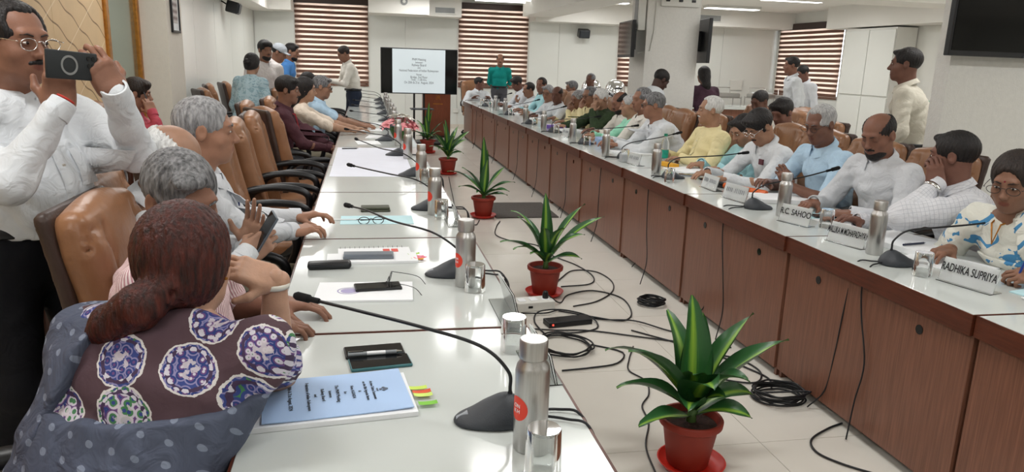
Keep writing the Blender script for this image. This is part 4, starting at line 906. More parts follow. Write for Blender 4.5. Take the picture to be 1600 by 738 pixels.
cord('black cable looping over the adapter box',[(1.02,3.9,Z),(1.0,4.15,Z),(1.06,4.3,.02),(1.2,4.25,.045),(1.36,4.18,.02),(1.36,4.02,Z),(1.22,3.95,Z),(1.08,3.96,Z)])
cord('thin black cable winding past the large plant',[(1.47,3.70,Z),(1.38,3.52,Z),(1.33,3.38,Z),(1.37,3.25,Z),(1.33,3.10,Z),(1.25,2.98,Z),(1.22,2.82,Z),(1.13,2.62,Z),(1.09,2.4,Z)],.004)
cord('black cable arching beside the tall plant',[(1.30,7.05,Z),(1.22,6.8,Z),(1.16,6.45,Z),(1.28,6.2,Z),(1.45,6.05,Z),(1.5,5.7,Z),(1.62,5.4,Z),(1.66,5.1,Z),(1.58,4.9,Z),(1.35,4.85,Z)])
cord('black cable curving by the bushy plant',[(1.25,4.8,Z),(1.40,5.05,Z),(1.55,5.25,Z),(1.72,5.2,Z),(1.76,4.95,Z),(1.68,4.7,Z),(1.5,4.5,Z),(1.32,4.42,Z)])
cord('black cable bending out from under the brown row',[(2.10,2.70,Z),(2.0,2.66,Z),(1.87,2.58,Z),(1.83,2.48,Z),(1.88,2.38,Z),(1.98,2.28,Z),(2.08,2.2,Z)])
cord('black cable looping by the brown row foot',[(1.75,3.48,Z),(1.9,3.52,Z),(2.0,3.44,Z),(2.02,3.28,Z),(1.93,3.16,Z),(1.80,3.2,Z),(1.72,3.30,Z),(1.6,3.42,Z)])
cord('second black cable crossing toward the brown row foot',[(1.55,3.95,Z),(1.75,3.72,Z),(1.88,3.55,Z),(1.97,3.35,Z),(2.02,3.20,Z),(1.97,3.08,Z)])
cord('black cable from the leafy plants to the left tables',[(1.10,9.9,Z),(1.0,8.6,Z),(.92,7.4,Z),(1.02,6.9,Z),(1.1,7.1,Z)])
coil('wound black cable coil by the foot of the brown row',1.95,2.98,.125,.105,7,3,tail=[(1.82,3.05,.01),(1.72,3.15,.007),(1.66,3.25,.007)])
coil('small wound cable coil below the middle of the brown row',1.86,4.42,.09,.075,6,4)
coil('loose cable coil spread near the steel bottle',1.08,3.74,.15,.17,4,9,tail=[(1.25,3.74,.008),(1.38,3.62,.007),(1.30,3.48,.007),(1.15,3.44,.007),(.98,3.42,.007)])
# ------------------------------------------------------------------ figures
def unit(v): v=np.array(v,float); return v/(np.linalg.norm(v)+1e-9)
def skin_mat(hexc):
    nm='skin_'+hexc
    if nm in MATS: return MATS[nm]
    c=srgb(hexc); gy=sum(c)/3; c=tuple(v*.80+gy*.20 for v in c)
    m=mat(nm,c,.48,var=.10,scale=22,bump=.08,bscale=160,spec=.35,sss=.06)
    N=m.node_tree.nodes; L=m.node_tree.links; b=_pr(m); at=N.new('ShaderNodeAttribute'); at.attribute_name='tint'
    mx=N.new('ShaderNodeMix'); mx.data_type='RGBA'; mx.blend_type='MULTIPLY'; mx.inputs[0].default_value=1
    src=b.inputs['Base Color'].links[0].from_socket; L.new(src,mx.inputs[6]); L.new(at.outputs['Color'],mx.inputs[7]); L.new(mx.outputs[2],b.inputs['Base Color'])
    return m
def hair_mat(kind):
    c={'black':('141213','241f1e'),'grey':('6a6a6c','b4b4b6'),'white':('b9b9b8','e6e6e4'),'salt':('3a3a3c','8e8e90'),'red':('1f0f0d','55231a'),'dark':('1d1715','332823'),'silver':('8b8b8c','c9c9c8')}[kind]
    m=mat('hair_'+kind,srgb(c[0]),.5,var=0,scale=90,col2=srgb(c[1]),stretch=(1,1,.22),bump=.6,bscale=170,spec=.4); return m
def cloth(name,hexc,pattern=None,rough=.82,hex2=None,per=.009,var=.05,bump=.35,sheen=0):
    if name in MATS: return MATS[name]
    m=mat(name,srgb(hexc),rough,var=var,scale=7,bump=bump,bscale=13,spec=.25); [setattr(n.inputs['Distance'],'default_value',.03) for n in m.node_tree.nodes if n.type=='BUMP']; [setattr(n.inputs['Distortion'],'default_value',1.6) for n in m.node_tree.nodes if n.type=='TEX_NOISE' and n.inputs['Scale'].default_value==13]; N=m.node_tree.nodes; L=m.node_tree.links; b=_pr(m)
    if pattern:
        at=N.new('ShaderNodeAttribute'); at.attribute_name='rest'; sp=N.new('ShaderNodeSeparateXYZ'); L.new(at.outputs['Vector'],sp.inputs[0])
        def M_(op,a,bv=None):
            n=N.new('ShaderNodeMath'); n.operation=op
            for i,v in enumerate((a,bv)):
                if v is None: continue
                if isinstance(v,(int,float)): n.inputs[i].default_value=v
                else: L.new(v,n.inputs[i])
            return n.outputs[0]
        def line(o,w_): return M_('LESS_THAN',M_('FRACT',M_('DIVIDE',M_('ADD',o,5.0),per)),w_)
        src=b.inputs['Base Color'].links[0].from_socket
        def over(fac,src,col):
            mx=N.new('ShaderNodeMix'); mx.data_type='RGBA'; L.new(fac,mx.inputs[0]); L.new(src,mx.inputs[6]); mx.inputs[7].default_value=(*srgb(col),1); return mx.outputs[2]
        if pattern=='stripe': out=over(line(sp.outputs[0],.45),src,hex2)
        elif pattern=='check': out=over(M_('MULTIPLY',M_('MAXIMUM',line(sp.outputs[0],.12),line(sp.outputs[1],.12)),.6),src,hex2)
        elif pattern in ('medallion','motif','blotch'):
            cb=N.new('ShaderNodeCombineXYZ'); L.new(sp.outputs[0],cb.inputs[0]); L.new(sp.outputs[1],cb.inputs[1])
            vo=N.new('ShaderNodeTexVoronoi'); vo.voronoi_dimensions='2D'; vo.inputs['Scale'].default_value=1/per; vo.inputs['Randomness'].default_value=.55 if pattern!='motif' else .15
            no=N.new('ShaderNodeTexNoise'); no.inputs['Scale'].default_value=70; no.inputs['Detail'].default_value=3; L.new(cb.outputs[0],no.inputs['Vector'])
            L.new(cb.outputs[0],vo.inputs['Vector']); d=M_('ADD',vo.outputs['Distance'],M_('MULTIPLY',M_('SUBTRACT',no.outputs[0],.5),.10))
            if pattern=='medallion':
                sc=N.new('ShaderNodeSeparateColor'); L.new(vo.outputs['Color'],sc.inputs[0])
                r=N.new('ShaderNodeValToRGB'); r.color_ramp.interpolation='CONSTANT'; E=r.color_ramp.elements
                E[0].position=0; E[0].color=(*srgb('3d4a86'),1); E[1].position=.25; E[1].color=(*srgb('4b7f55'),1)
                for p_,c_ in ((.42,'c9c3d0'),(.6,'6b4a7d'),(.72,'33427c'),(.88,'8d87b0')):
                    e=E.new(p_); e.color=(*srgb(c_),1)
                v2=N.new('ShaderNodeTexVoronoi'); v2.voronoi_dimensions='2D'; v2.inputs['Scale'].default_value=60; L.new(cb.outputs[0],v2.inputs['Vector'])
                mixv=M_('FRACT',M_('ADD',sc.outputs[0],M_('MULTIPLY',v2.outputs['Distance'],.75))); L.new(mixv,r.inputs[0])
                inner=M_('LESS_THAN',d,.40); rim=M_('LESS_THAN',d,.435); ring=M_('MULTIPLY',M_('LESS_THAN',d,.36),M_('GREATER_THAN',d,.30)); dots=M_('MULTIPLY',ring,M_('LESS_THAN',v2.outputs['Distance'],.38))
                core=M_('LESS_THAN',d,.17)
                a1=over(rim,src,'d8d4d2')
                mx=N.new('ShaderNodeMix'); mx.data_type='RGBA'; L.new(inner,mx.inputs[0]); L.new(a1,mx.inputs[6]); L.new(r.outputs[0],mx.inputs[7])
                out=over(ring,mx.outputs[2],'4a3a55'); out=over(dots,out,'cfcbd6'); 
                lt=M_('MULTIPLY',M_('MULTIPLY',core,M_('GREATER_THAN',no.outputs[0],.5)),.8); out=over(lt,out,'cfc6cc')
            elif pattern=='motif':
                out=over(M_('MULTIPLY',M_('LESS_THAN',d,.16),.6),src,hex2)
                bd=M_('MULTIPLY',M_('LESS_THAN',M_('ABSOLUTE',M_('SUBTRACT',sp.outputs[2],.5)),.5),M_('GREATER_THAN',no.outputs[0],.5)); out=over(M_('MULTIPLY',bd,.55),out,hex2)
            else:
                n3=N.new('ShaderNodeTexNoise'); n3.inputs['Scale'].default_value=.55/per; n3.inputs['Detail'].default_value=2; n3.inputs['Distortion'].default_value=2.2; L.new(cb.outputs[0],n3.inputs['Vector']); out=over(M_('GREATER_THAN',n3.outputs[0],.56),src,hex2)
        L.new(out,b.inputs['Base Color'])
    MATS[name]=m; return m
def ik(S_,W,l1,l2,hint):
    S_,W=np.array(S_),np.array(W); d=W-S_; D=np.linalg.norm(d); k=max(1,D/((l1+l2)*.985)); l1*=k; l2*=k
    a=(l1*l1-l2*l2+D*D)/(2*D); h=math.sqrt(max(l1*l1-a*a,1e-6)); u=d/D; hh=np.array(hint,float); hh=hh-u*(hh@u); hh=unit(hh)
    return S_+u*a+hh*h
POSES={'flat':([.18,.20,.22,.25],.25),'relax':([.45,.5,.55,.6],.5),'hold':([.95,1.0,1.0,1.0],.8),'fist':([1.35,1.4,1.4,1.4],1.0),'phone':([.75,.7,.72,.8],.5),'open':([.12,.10,.14,.22],.1),'writing':([.8,.95,1.2,1.3],.9)}
def hand_mesh(h, th, pose, s=1.0):
    g=SDF((-.11,-.06,-.12),(.11,.22,.07),h); curl,tin=POSES[pose]
    f=SDF((-.11,-.06,-.12),(.11,.22,.07),h)
    for i,(bx,by,L,r) in enumerate(((.029,.090,.082,.0092),(.010,.095,.092,.0095),(-.0095,.091,.085,.0092),(-.028,.080,.066,.0082))):
        p=np.array([th*bx,by,0.]); a=.06+curl[i]*.35; sx=th*(.10,.03,-.05,-.14)[i]*(1-min(1,curl[i])*.7)
        for j,(fr,ra,rb) in enumerate(((.46,1.0,.93),(.30,.93,.86),(.24,.86,.74))):
            d=np.array([math.sin(sx),math.cos(a)*math.cos(sx),-math.sin(a)]); q=p+d*L*fr; f.cap(p,q,r*ra,r*rb,.0025); p=q; a+=curl[i]
    g.box((0,.048,0),(.041,.048,.0135),None,.0132,.01); g.ell((th*.024,.032,-.009),(.019,.033,.015),None,.012); g.ell((-th*.03,.035,-.007),(.013,.034,.013),None,.012)
    for i,bx in enumerate((.029,.010,-.0095,-.028)): g.ell((th*bx,.088-.004*abs(i-1),.006),(.010,.012,.009),None,.008)
    g.ecap((0,-.015,0),(0,.012,0),(.029,.024),(.033,.021),(1,0,0),.015)
    p=np.array([th*.030,.022,-.008]); d=unit([th*(.85-.45*tin),.62,-.15-.75*tin]); q=p+d*.044; g.cap(p,q,.0145,.0118,.012); d2=unit([th*(.55-.75*tin),.85,-.2-.35*tin]); f.cap(q,q+d2*.034,.0115,.0085,.004)
    a,b=g.f,f.f; k=.007; hh=np.maximum(k-np.abs(a-b),0)/k; g.f=np.minimum(a,b)-hh*hh*k*.25
    P,Q=g.nets(); return P*s,Q
_HC={}
def get_hand(h,th,pose,s):
    key=(h,th,pose)
    if key not in _HC: _HC[key]=hand_mesh(h,th,pose)
    P,Q=_HC[key]; return P*s,Q
def head_mesh(h, nb, w=1.0, fem=False, closed=False, jaw=1.0):
    g=SDF((-.125,-.16,-.22),(.125,.15,.15),h)
    g.ell((0,-.015,.035),(.0745*w,.094,.083)); g.ell((0,.015,-.03),(.0635*w,.075,.092),None,.03); g.ell((0,.03,-.078),(.051*w*jaw,.052,.036*jaw),None,.03)
    g.ell((0,.068,-.098),(.022,.016,.016),None,.03)
    for s in (-1,1): g.ell((s*.037*w,.050,-.030),(.026,.027,.026),None,.025)
    g.cap((-.034,.078,.030),(.034,.078,.030),.011,.011,.018)
    for s in (-1,1):
        g.ell((s*.031,.099,.010),(.019,.016,.013),None,.014,'sub'); g.ell((s*.031,.0755,.008),(.0150,.0125,.0118),None,.006)
        if not closed: g.cap((s*.020,.0885,.0065),(s*.042,.0845,.0065),.0012,.0012,.002,'sub')
        g.cap((s*.022,.088,-.006),(s*.044,.080,-.008),.0015,.0015,.006,'sub')
    nz=.85 if fem else 1.0
    g.cap((0,.084,.018),(0,.105,-.026),.0075*nz,.0125*nz,.014); g.ell((0,.107,-.028),(.0125*nz,.0125,.011),None,.008)
    for s in (-1,1): g.ell((s*.013*nz,.097,-.031),(.008,.009,.0075),None,.006); g.cap((s*.018,.094,-.034),(s*.031,.078,-.060),.0015,.001,.006,'sub')
    g.ell((0,.075,-.062),(.029,.018,.021),None,.02)
    for s in (-1,1): g.cap((0,.0925,-.0575),(s*.021,.082,-.0605),.0052,.0032,.004); g.cap((0,.0915,-.0680),(s*.019,.082,-.0645),.0060,.0036,.004)
    g.cap((-.023,.087,-.0625),(.023,.087,-.0625),.0018,.0018,.003,'sub'); g.cap((-.012,.094,-.0625),(.012,.094,-.0625),.0018,.0018,.003,'sub')
    for s in (-1,1):
        g.ell((s*.0775*w,-.012,-.002),(.0095,.020,.032),None,.008); g.ell((s*.0865*w,-.008,.003),(.006,.011,.018),None,.006,'sub')
    g.cap((0,-.026,-.05),nb,.046 if fem else .054,.052 if fem else .062,.03)
    P,Q=g.nets()
    t=np.ones((len(P),4),np.float32); x,y,z=P[:,0],P[:,1],P[:,2]
    lip=np.clip(1-((np.abs(x)/.023)**2+((z+.0628)/.0115)**2),0,1)*(y>.075); lip=np.clip(lip*2.5,0,1)
    t[:,:3]*=1-lip[:,None]*np.array([.12,.42,.40] if fem else [.25,.42,.38])
    eye=np.clip(1.4-np.sqrt(((np.abs(x)-.031)/.02)**2+((z-.006)/.017)**2),0,1)*(y>.05); t[:,:3]*=1-eye[:,None]*.22
    return P,Q,t
def hair_mesh(h, style, w=1.0, seed=0):
    g=SDF((-.21,-.24,-.26),(.15,.15,.17),h)
    if style in ('short','receding','bald','crop'):
        r=.0835 if style in('short','receding') else .0795; top=.091 if style!='crop' else .086
        g.ell((0,-.018,.038),(r*w,.103 if style!='bald' else .098,top)); g.ell((0,.128,.0),(.094,.078,.105),None,.012,'sub'); (g.ell((.03,.062,.092),(.045,.03,.018),None,.02) if style=='short' and seed%2==0 else None)
        if style=='receding':
            for s in (-1,1): g.ell((s*.04,.085,.075),(.032,.05,.045),None,.012,'sub')
            g.ell((0,.105,.085),(.06,.05,.045),None,.012,'sub')
        if style=='bald': g.ell((0,.035,.115),(.070*w,.135,.085),None,.012,'sub')
    if style=='full':
        g.ell((0,-.014,.045),(.088*w,.106,.094)); g.ell((0,.130,-.012),(.092,.075,.085),None,.012,'sub'); g.ell((.018,.062,.088),(.058,.036,.028),None,.025); g.ell((-.045,.045,.075),(.03,.04,.03),None,.02)
    if style in ('short','receding','bald','crop','full'):
        g.plane((0,0,-.018),(0,-.55,1)); 
        for s in (-1,1): g.ell((s*.09,.055,-.03),(.05,.05,.045),None,.006,'sub'); g.ell((s*.088,-.008,-.01),(.02,.024,.036),None,.004,'sub'); (g.box((s*.066*w,.020,.0),(.0105,.010,.024),None,.006,.008) if style=='full' else None)
    if style in ('bun','long','pony','bob'):
        g.ell((0,-.016,.036),(.087*w,.104,.092)); g.ell((0,-.035,-.03),(.082*w,.085,.08),None,.04); g.ell((0,.118,-.02),(.076,.074,.118),None,.012,'sub')
        if style=='bun': g.plane((0,0,-.05),(0,-.6,1)); g.ell((0,-.135,-.01),(.045,.035,.04),None,.015)
        if style=='bob': g.plane((0,0,-.10),(0,-.15,1))
        if style=='pony':
            g.ell((0,-.035,.02),(.086,.102,.095),None,.03); g.plane((0,0,-.075),(0,-.75,1)); g.cap((0,-.11,-.055),(-.04,-.135,-.085),.036,.042,.02); g.cap((-.04,-.135,-.085),(-.10,-.135,-.115),.042,.036,.02); g.cap((-.10,-.135,-.115),(-.15,-.12,-.15),.034,.018,.02)
            g.cap((-.03,-.125,-.062),(.03,-.125,-.062),.004,.004,.012,'sub')
        if style=='long': g.cap((0,-.07,-.05),(0,-.10,-.16),.068,.06,.03); g.cap((0,-.10,-.16),(0,-.095,-.25),.06,.05,.02); 
    if style=='cap':
        g.ell((0,-.012,.045),(.086,.107,.088)); g.plane((0,0,.03),(0,.05,1)); g.ell((0,.12,.037),(.07,.065,.010),None,.02)
    if style not in('cap',):
        rg=np.random.RandomState(seed); X,Y,Z=[a for a in (g.ax[0][:,None,None],g.ax[1][None,:,None],g.ax[2][None,None,:])]
        az=np.arctan2(X,-(Y+.02)); g.f=g.f+(.0012*np.sin(az*27+3*np.sin(Z*40+seed))+.0009*np.sin(az*61+X*90+Z*30)).astype(np.float32)
    return g.nets()
def beard_mesh(h, kind, w=1.0):
    g=SDF((-.1,-.02,-.16),(.1,.14,.04),h)
    if kind in('mous','both'):
        for s in (-1,1): g.cap((0,.0975,-.0475),(s*.024,.088,-.0525),.0075,.0055,.006); g.cap((s*.024,.088,-.0525),(s*.030,.081,-.060),.0055,.003,.005)
    if kind in('beard','both'):
        b=SDF((-.1,-.02,-.16),(.1,.14,.04),h); b.ell((0,.03,-.08),(.060*w,.066,.050)); b.ell((0,.066,-.102),(.032,.028,.028),None,.02); b.ell((0,.095,-.048),(.030,.035,.026),None,.008,'sub'); b.plane((0,0,-.046),(0,-.28,-1))
        g.f=np.minimum(g.f,b.f)
    return g.nets()
LOD={'near':(.0042,.0042,.009,.0042),'mid':(.0058,.006,.0125,.0058),'far':(.0085,.009,.018,.0085)}
def person(label, head, face, hyaw=None, pitch=8, roll=0, seat=.46, back=.10, stand=False, skin='9a6a4c', hair=('short','black'), top=None, sleeve='long', pants=None, lh=None, rh=None, lod='mid',
           girth=1.0, belly=0, w=1.0, jaw=1.0, must=None, glasses=None, fem=False, closed=False, size=1.0, collar=True, hem=None, kurta=False, skirt=None, seed=1, lel=None, rel=None, group=None, neck=.066, drop=.065, pelvis=None, feet=None, sari=None, pallu=None, skirt_top=None, pocket=None, legs=True, extra=None):
    hH,hF,hB,hR=LOD[lod]; head=np.array(head,float)
    hy=R(hyaw if hyaw is not None else face); fa=R(face); p=R(pitch)
    f=V3(math.cos(fa),math.sin(fa),0); l=V3(-math.sin(fa),math.cos(fa),0); up=V3(0,0,1)
    hf=V3(math.cos(hy)*math.cos(p),math.sin(hy)*math.cos(p),-math.sin(p)); hl=V3(-math.sin(hy),math.cos(hy),0)
    hu=np.cross(hf,hl); ro=R(roll); hl,hu=hl*math.cos(ro)+hu*math.sin(ro),hu*math.cos(ro)-hl*math.sin(ro); hr=-hl
    HM=np.stack([hr,hf,hu])  # rows: local axes in world
    sz=size; g_=girth*sz
    NB=head+sz*(-hu*.10-hf*.03-up*neck)
    if pelvis is not None: PV=np.array(pelvis,float)
    elif stand: PV=V3(*(NB[:2]-f[:2]*back),.555*(head[2]+.11))
    else: PV=V3(*(NB[:2]-f[:2]*back),seat+.10)
    base=V3(PV[0],PV[1],0); off=-base
    tdir=unit(NB-PV)
    MDp=(NB*.45+PV*.55)-f*.015
    CHp=NB*.74+PV*.26-f*.005
    sw=.192*sz*(.9 if fem else 1.0)*(.6+.4*girth)
    SH={s:NB+l*s*sw-tdir*drop+f*.005 for s in (1,-1)}
    U,FA=.295*sz,.255*sz
    WR={};EL={};HD={}
    for s,hd,eh in ((1,lh,lel),(-1,rh,rel)):
        if hd is None:
            wr=SH[s]*1.0+f*.05*sz-up*.53*sz+l*s*.06 if stand else SH[s]+f*.36+l*(-s*.06); 
            if not stand: wr[2]=.795
            hd=dict(w=wr,d=(f*.2-up) if stand else f+l*(-s*.3)-up*.12,n=l*s if stand else up,pose='relax')
        else: hd=dict(hd)
        WR[s]=np.array(hd['w'],float)
        hint=eh if eh is not None else (l*s*.6-f*.5-up*.6 if stand else l*s*.7-up*.8-f*.25)
        EL[s]=ik(SH[s],WR[s],U,FA,hint); d=hd.get('d'); d=unit(WR[s]-EL[s]) if d is None else unit(d)
        n=np.array(hd.get('n',up),float); n=unit(n-d*(n@d)); HD[s]=(d,n,hd.get('pose','relax'))
    # legs
    HIP={s:PV+l*s*.09*sz-up*.01 for s in (1,-1)}
    KN={};AN={}
    for s in (1,-1):
        if stand:
            a=V3(*(PV[:2]+l[:2]*s*.11-f[:2]*.02),.09) if feet is None else np.array(feet[0 if s>0 else 1],float)
            KN[s]=ik(HIP[s],a,.43*sz,.43*sz,f); AN[s]=a
        else:
            KN[s]=HIP[s]+f*.43*sz+l*s*.06-up*.03; AN[s]=V3(*(KN[s][:2]+f[:2]*.02),.09)
    lo=np.min([head-.18,PV-.3]+[SH[s]-.12 for s in SH]+[WR[s]-.12 for s in SH]+[EL[s]-.12 for s in SH]+[KN[s]-.14 for s in KN]+[AN[s]-.2 for s in KN],0)+off; hi=np.max([head+.18,PV+.3]+[SH[s]+.12 for s in SH]+[WR[s]+.12 for s in SH]+[EL[s]+.12 for s in SH]+[KN[s]+.14 for s in KN]+[AN[s]+.2 for s in KN],0)+off
    lo[2]=max(lo[2],-.02)
    Ps=[];Qs=[];Ts=[]
    def put(P,Q,t=None):
        n=sum(len(x) for x in Ps); Ps.append(P); Qs.append(Q+n); Ts.append(np.ones((len(P),4),np.float32) if t is None else t)
    # body under the clothes
    g=SDF(lo,hi,.02 if lod!='far' else .026)
    o=lambda v: np.array(v)+off
    g.ecap(o(PV),o(MDp),(.135*g_,.095*g_),(.12*g_,.09*g_),l); g.ecap(o(MDp),o(CHp),(.12*g_,.09*g_),(.15*g_,.10*g_),l); g.cap(o(CHp),o(NB),.09*sz,.055*sz,.05)
    for s in (1,-1):
        g.cap(o(NB-up*.02),o(SH[s]),.045,.045,.04); g.cap(o(SH[s]),o(EL[s]),.046*sz,.038*sz,.03)
        if legs: g.cap(o(HIP[s]),o(KN[s]),.075*sz,.055*sz,.04); g.cap(o(KN[s]),o(AN[s]),.052*sz,.034*sz,.02); g.ell(o(AN[s]+f*.06-up*.045),(.13,.045,.04),np.stack([f,l,up],1),.03)
    P,Q=g.nets(); put(P,Q)
    for s in (1,-1):
        g=SDF(np.minimum(o(EL[s]),o(WR[s]))-.07,np.maximum(o(EL[s]),o(WR[s]))+.07,hB*.8); e,wv=o(EL[s]),o(WR[s])
        up2=SH[s]+off; ue=e+(up2-e)*.4; g.cap(e,ue,.040*sz*(.6+.4*girth),.044*sz*(.6+.4*girth),.02); mid=e+(wv-e)*.3
        g.cap(e,mid,.041*sz,.041*sz,.02); g.cap(mid,wv,.041*sz,.0265*sz,.02); P,Q=g.nets(); put(P,Q)
        d,n,ps=HD[s]; P,Q=get_hand(hF,1 if s>0 else -1,ps,sz*(.92 if fem else 1.0)); x=np.cross(d,n); put(P@np.stack([x,d,n])+wv,Q)
    nbl=HM@(NB-head)/sz; P,Q,t=head_mesh(hH,nbl,w,fem,closed,jaw); put((P*sz)@HM+o(head),Q,t)
    P=np.concatenate(Ps); body=link('person',npmesh('person',P,np.concatenate(Qs),skin_mat(skin),True,{'tint':('FLOAT_COLOR',np.concatenate(Ts))}),None,tuple(base))
    tag(body,label,'person',group)
    def child(name,PQ,mt,attrs=None): return link(name,npmesh(name,PQ[0],PQ[1],mt,True,attrs),body)
    def loc(P): return (np.asarray(P)*sz)@HM+o(head)
    # hair, beard, brows, eyes, glasses
    if hair:
        P,Q=hair_mesh(hR,hair[0],w,seed); child('cap' if hair[0]=='cap' else 'hair',(loc(P),Q),hair_mat(hair[1]) if hair[0]!='cap' else cloth('grey_cap','a9aeb4'))
        if hair[0]=='cap': P,Q=hair_mesh(hR,'crop',w,seed); child('hair',(loc(P),Q),hair_mat('black'))
    if must:
        P,Q=beard_mesh(hH,must[0],w); child('moustache' if must[0]=='mous' else 'beard',(loc(P),Q),hair_mat(must[1]))
    if lod!='far':
        for s in (-1,1):
            if not closed:
                mb=MB().lathe([(0,-1),(.5,-.866),(.866,-.5),(1,0),(.866,.5),(.5,.866),(0,1)],12,cap=False); V=np.array(mb.v)*np.array([.0108,.0070,.0046])+np.array([s*.0305,.0828,.0062])
                mb.v=[tuple(v) for v in loc(V)]; e=mb.build('eye',S('eye_white','d8d2cc',.25),body,smooth='all')
                mb=MB().lathe([(0,.0),(.0048,.0),(.0044,.0016),(0,.0022)],12,cap=False,axis=(0,1,0)); mb.v=[tuple(v) for v in loc(np.array(mb.v)+np.array([s*.031,.0899,.0064]))]; mb.build('iris',S('dark_iris','20140f',.15),e,smooth='all')
            mb=MB().tube([(s*.013,.0915,.0262),(s*.030,.0900,.0315),(s*.047,.0790,.0275)],[(.0022,.0035),(.0028,.004),(.001,.002)],8); mb.v=[tuple(v) for v in loc(mb.v)]; mb.build('eyebrow',hair_mat('dark' if not hair or hair[1] in('black','red','dark') else 'salt'),body,smooth='all')
    if glasses:
        mb=specs_mesh(.146*w,False,.0011 if lod=='near' else .0017,.105); V=np.array(mb.v)+np.array([0,.1045,.004]); mb.v=[tuple(v) for v in loc(V)]; gl=mb.build('spectacles',M_black if glasses=='black' else M_chrome,body,smooth='all')
    # ---- garments
    def rest(P):
        P=P-off; best=None
        tv=P-NB; u=tv@l; v=tv@tdir; w_=tv@f; out=np.stack([np.where(w_>-.05,u,u),v,w_],1); dist=np.full(len(P),1e9)
        ax=np.clip((P-PV)@tdir/np.linalg.norm(NB-PV),0,1); td=np.linalg.norm(P-(PV+ax[:,None]*(NB-PV)),axis=1)-.15*g_
        dist=td.copy()
        for s in (() if fem else (1,-1)):
            for a,b,r,v0 in ((SH[s],EL[s],.06,0),(EL[s],WR[s],.05,.3)):
                d=b-a; L=np.linalg.norm(d); d=d/L; t=np.clip((P-a)@d,0,L); q=P-(a+t[:,None]*d); dd=np.linalg.norm(q,axis=1)-r; m=(dd<dist-.004)
                e1=unit(np.cross(d,up+.01*f)); e2=np.cross(d,e1); ang=np.arctan2(q@e2,q@e1)
                out[m]=np.stack([ang*.055+s*3,-(v0+t),ang*0],1)[m]; dist=np.minimum(dist,dd)
        return out
    def garment(name,g,mt,amp=.004,fr=42,sd=0):
        g.wrinkle(amp,fr,seed*7+sd); P,Q=g.nets(); c=child(name,(P,Q),mt,{'rest':('FLOAT_VECTOR',rest(P))}); return c
    if top is not None:
        g=SDF(lo-.03,hi+.03,hB); a_=.022
        bot=PV-tdir*(.02 if not kurta else .05)
        g.ecap(o(bot),o(MDp),((.155+a_*.5)*g_,(.115+a_*.4)*g_),((.145+a_*.6)*g_,(.11+a_*.5)*g_),l,.05); g.ecap(o(MDp),o(CHp),((.145+a_*.6)*g_,(.11+a_*.5)*g_),((.165+a_*.4)*g_,(.112+a_*.5)*g_),l,.05)
        g.ecap(o(CHp),o(NB-tdir*.075),((.160+a_*.3)*g_,(.108+a_*.3)*g_),((.13)*g_,(.078)*g_),l,.05); g.cap(o(NB-tdir*.06),o(NB-tdir*.02),.07*sz,.058*sz,.05)
        if belly: g.ell(o(PV*.62+NB*.38+f*(.035+.05*belly)),(.15*g_,.12*g_*(1+.3*belly),.17),np.stack([l,f,tdir],1),.07)
        if fem:
            for s in (1,-1): g.ell(o(CHp+f*.085+l*s*.065-tdir*.05),(.065,.06,.065),None,.04)
        for s in (1,-1):
            g.cap(o(NB-tdir*.045),o(SH[s]-tdir*.005),.056*sz,.062*sz*girth,.05)
            if sleeve=='long':
                g.cap(o(SH[s]),o(EL[s]),.066*sz*girth,.056*sz*girth,.035); w2=WR[s]+(EL[s]-WR[s])*.05; g.cap(o(EL[s]),o(w2),.055*sz*girth,.038*sz*girth,.025)
            elif sleeve=='half':
                w2=EL[s]+(WR[s]-EL[s])*.05; g.cap(o(SH[s]),o(w2),.064*sz*girth,.056*sz*girth,.035)
            elif sleeve=='short':
                w2=SH[s]+(EL[s]-SH[s])*.68; g.cap(o(SH[s]),o(w2),.064*sz*girth,.060*sz*girth,.035)
        if kurta and not stand:
            for s in (1,-1): g.cap(o(HIP[s]+up*.03),o(HIP[s]+f*.3+l*s*.03+up*.03),.12*sz,.10*sz,.05)
        if kurta and stand: g.ecap(o(PV),o(PV-up*.38),(.165*g_,.125*g_),(.20*g_,.15*g_),l,.05)
        if hem is not None: g.plane(o(V3(PV[0],PV[1],hem)),(0,0,1))
        GM=garment('blouse' if fem else ('kurta' if kurta else 'shirt'),g,top,.0075 if lod!='far' else .006,30)
        if not fem and lod!='far':
            co=np.empty(len(GM.data.vertices)*3,np.float32); GM.data.vertices.foreach_get('co',co); co=co.reshape(-1,3)-off; tv=co-NB; lu,tvv,fw=tv@l,tv@tdir,tv@f
            def front(u,v):
                r=.016
                while r<.08:
                    m=(np.abs(lu-u)<r)&(np.abs(tvv-v)<r)&(fw>0)
                    if m.any(): k=np.argmax(np.where(m,fw,-9)); return NB+l*u+tdir*v+f*fw[k]
                    r*=1.6
                return NB+l*u+tdir*v+f*.12
            Lt=np.linalg.norm(NB-PV)*(.78 if not kurta else .45)
            mb=MB(); nn=12; row=[[front(u,-.07-(Lt-.07)*k/nn)+f*e-off*0 for u,e in ((-.018,-.004),(-.015,.0025),(.015,.0025),(.018,-.004))] for k in range(nn+1)]
            mb.v=[tuple(o(q)) for rw in row for q in rw]; mb.f=[(k*4+j,k*4+j+1,(k+1)*4+j+1,(k+1)*4+j) for k in range(nn) for j in range(3)]
            c=mb.mesh('placket',top,smooth='all'); at=c.attributes.new('rest','FLOAT_VECTOR','POINT'); at.data.foreach_set('vector',rest(np.array(mb.v)).astype(np.float32).ravel()); link('placket',c,body)
            for k in range(4 if not kurta else 3):
                q=front(0,-.10-(.095 if not kurta else .06)*k)+f*.003; MB().lathe([(0,-.002),(.0055,-.002),(.0055,.0015),(0,.002)],10,tuple(o(q)),axis=tuple(f)).build('button',S('shirt_button','c9c4ba',.3),body)
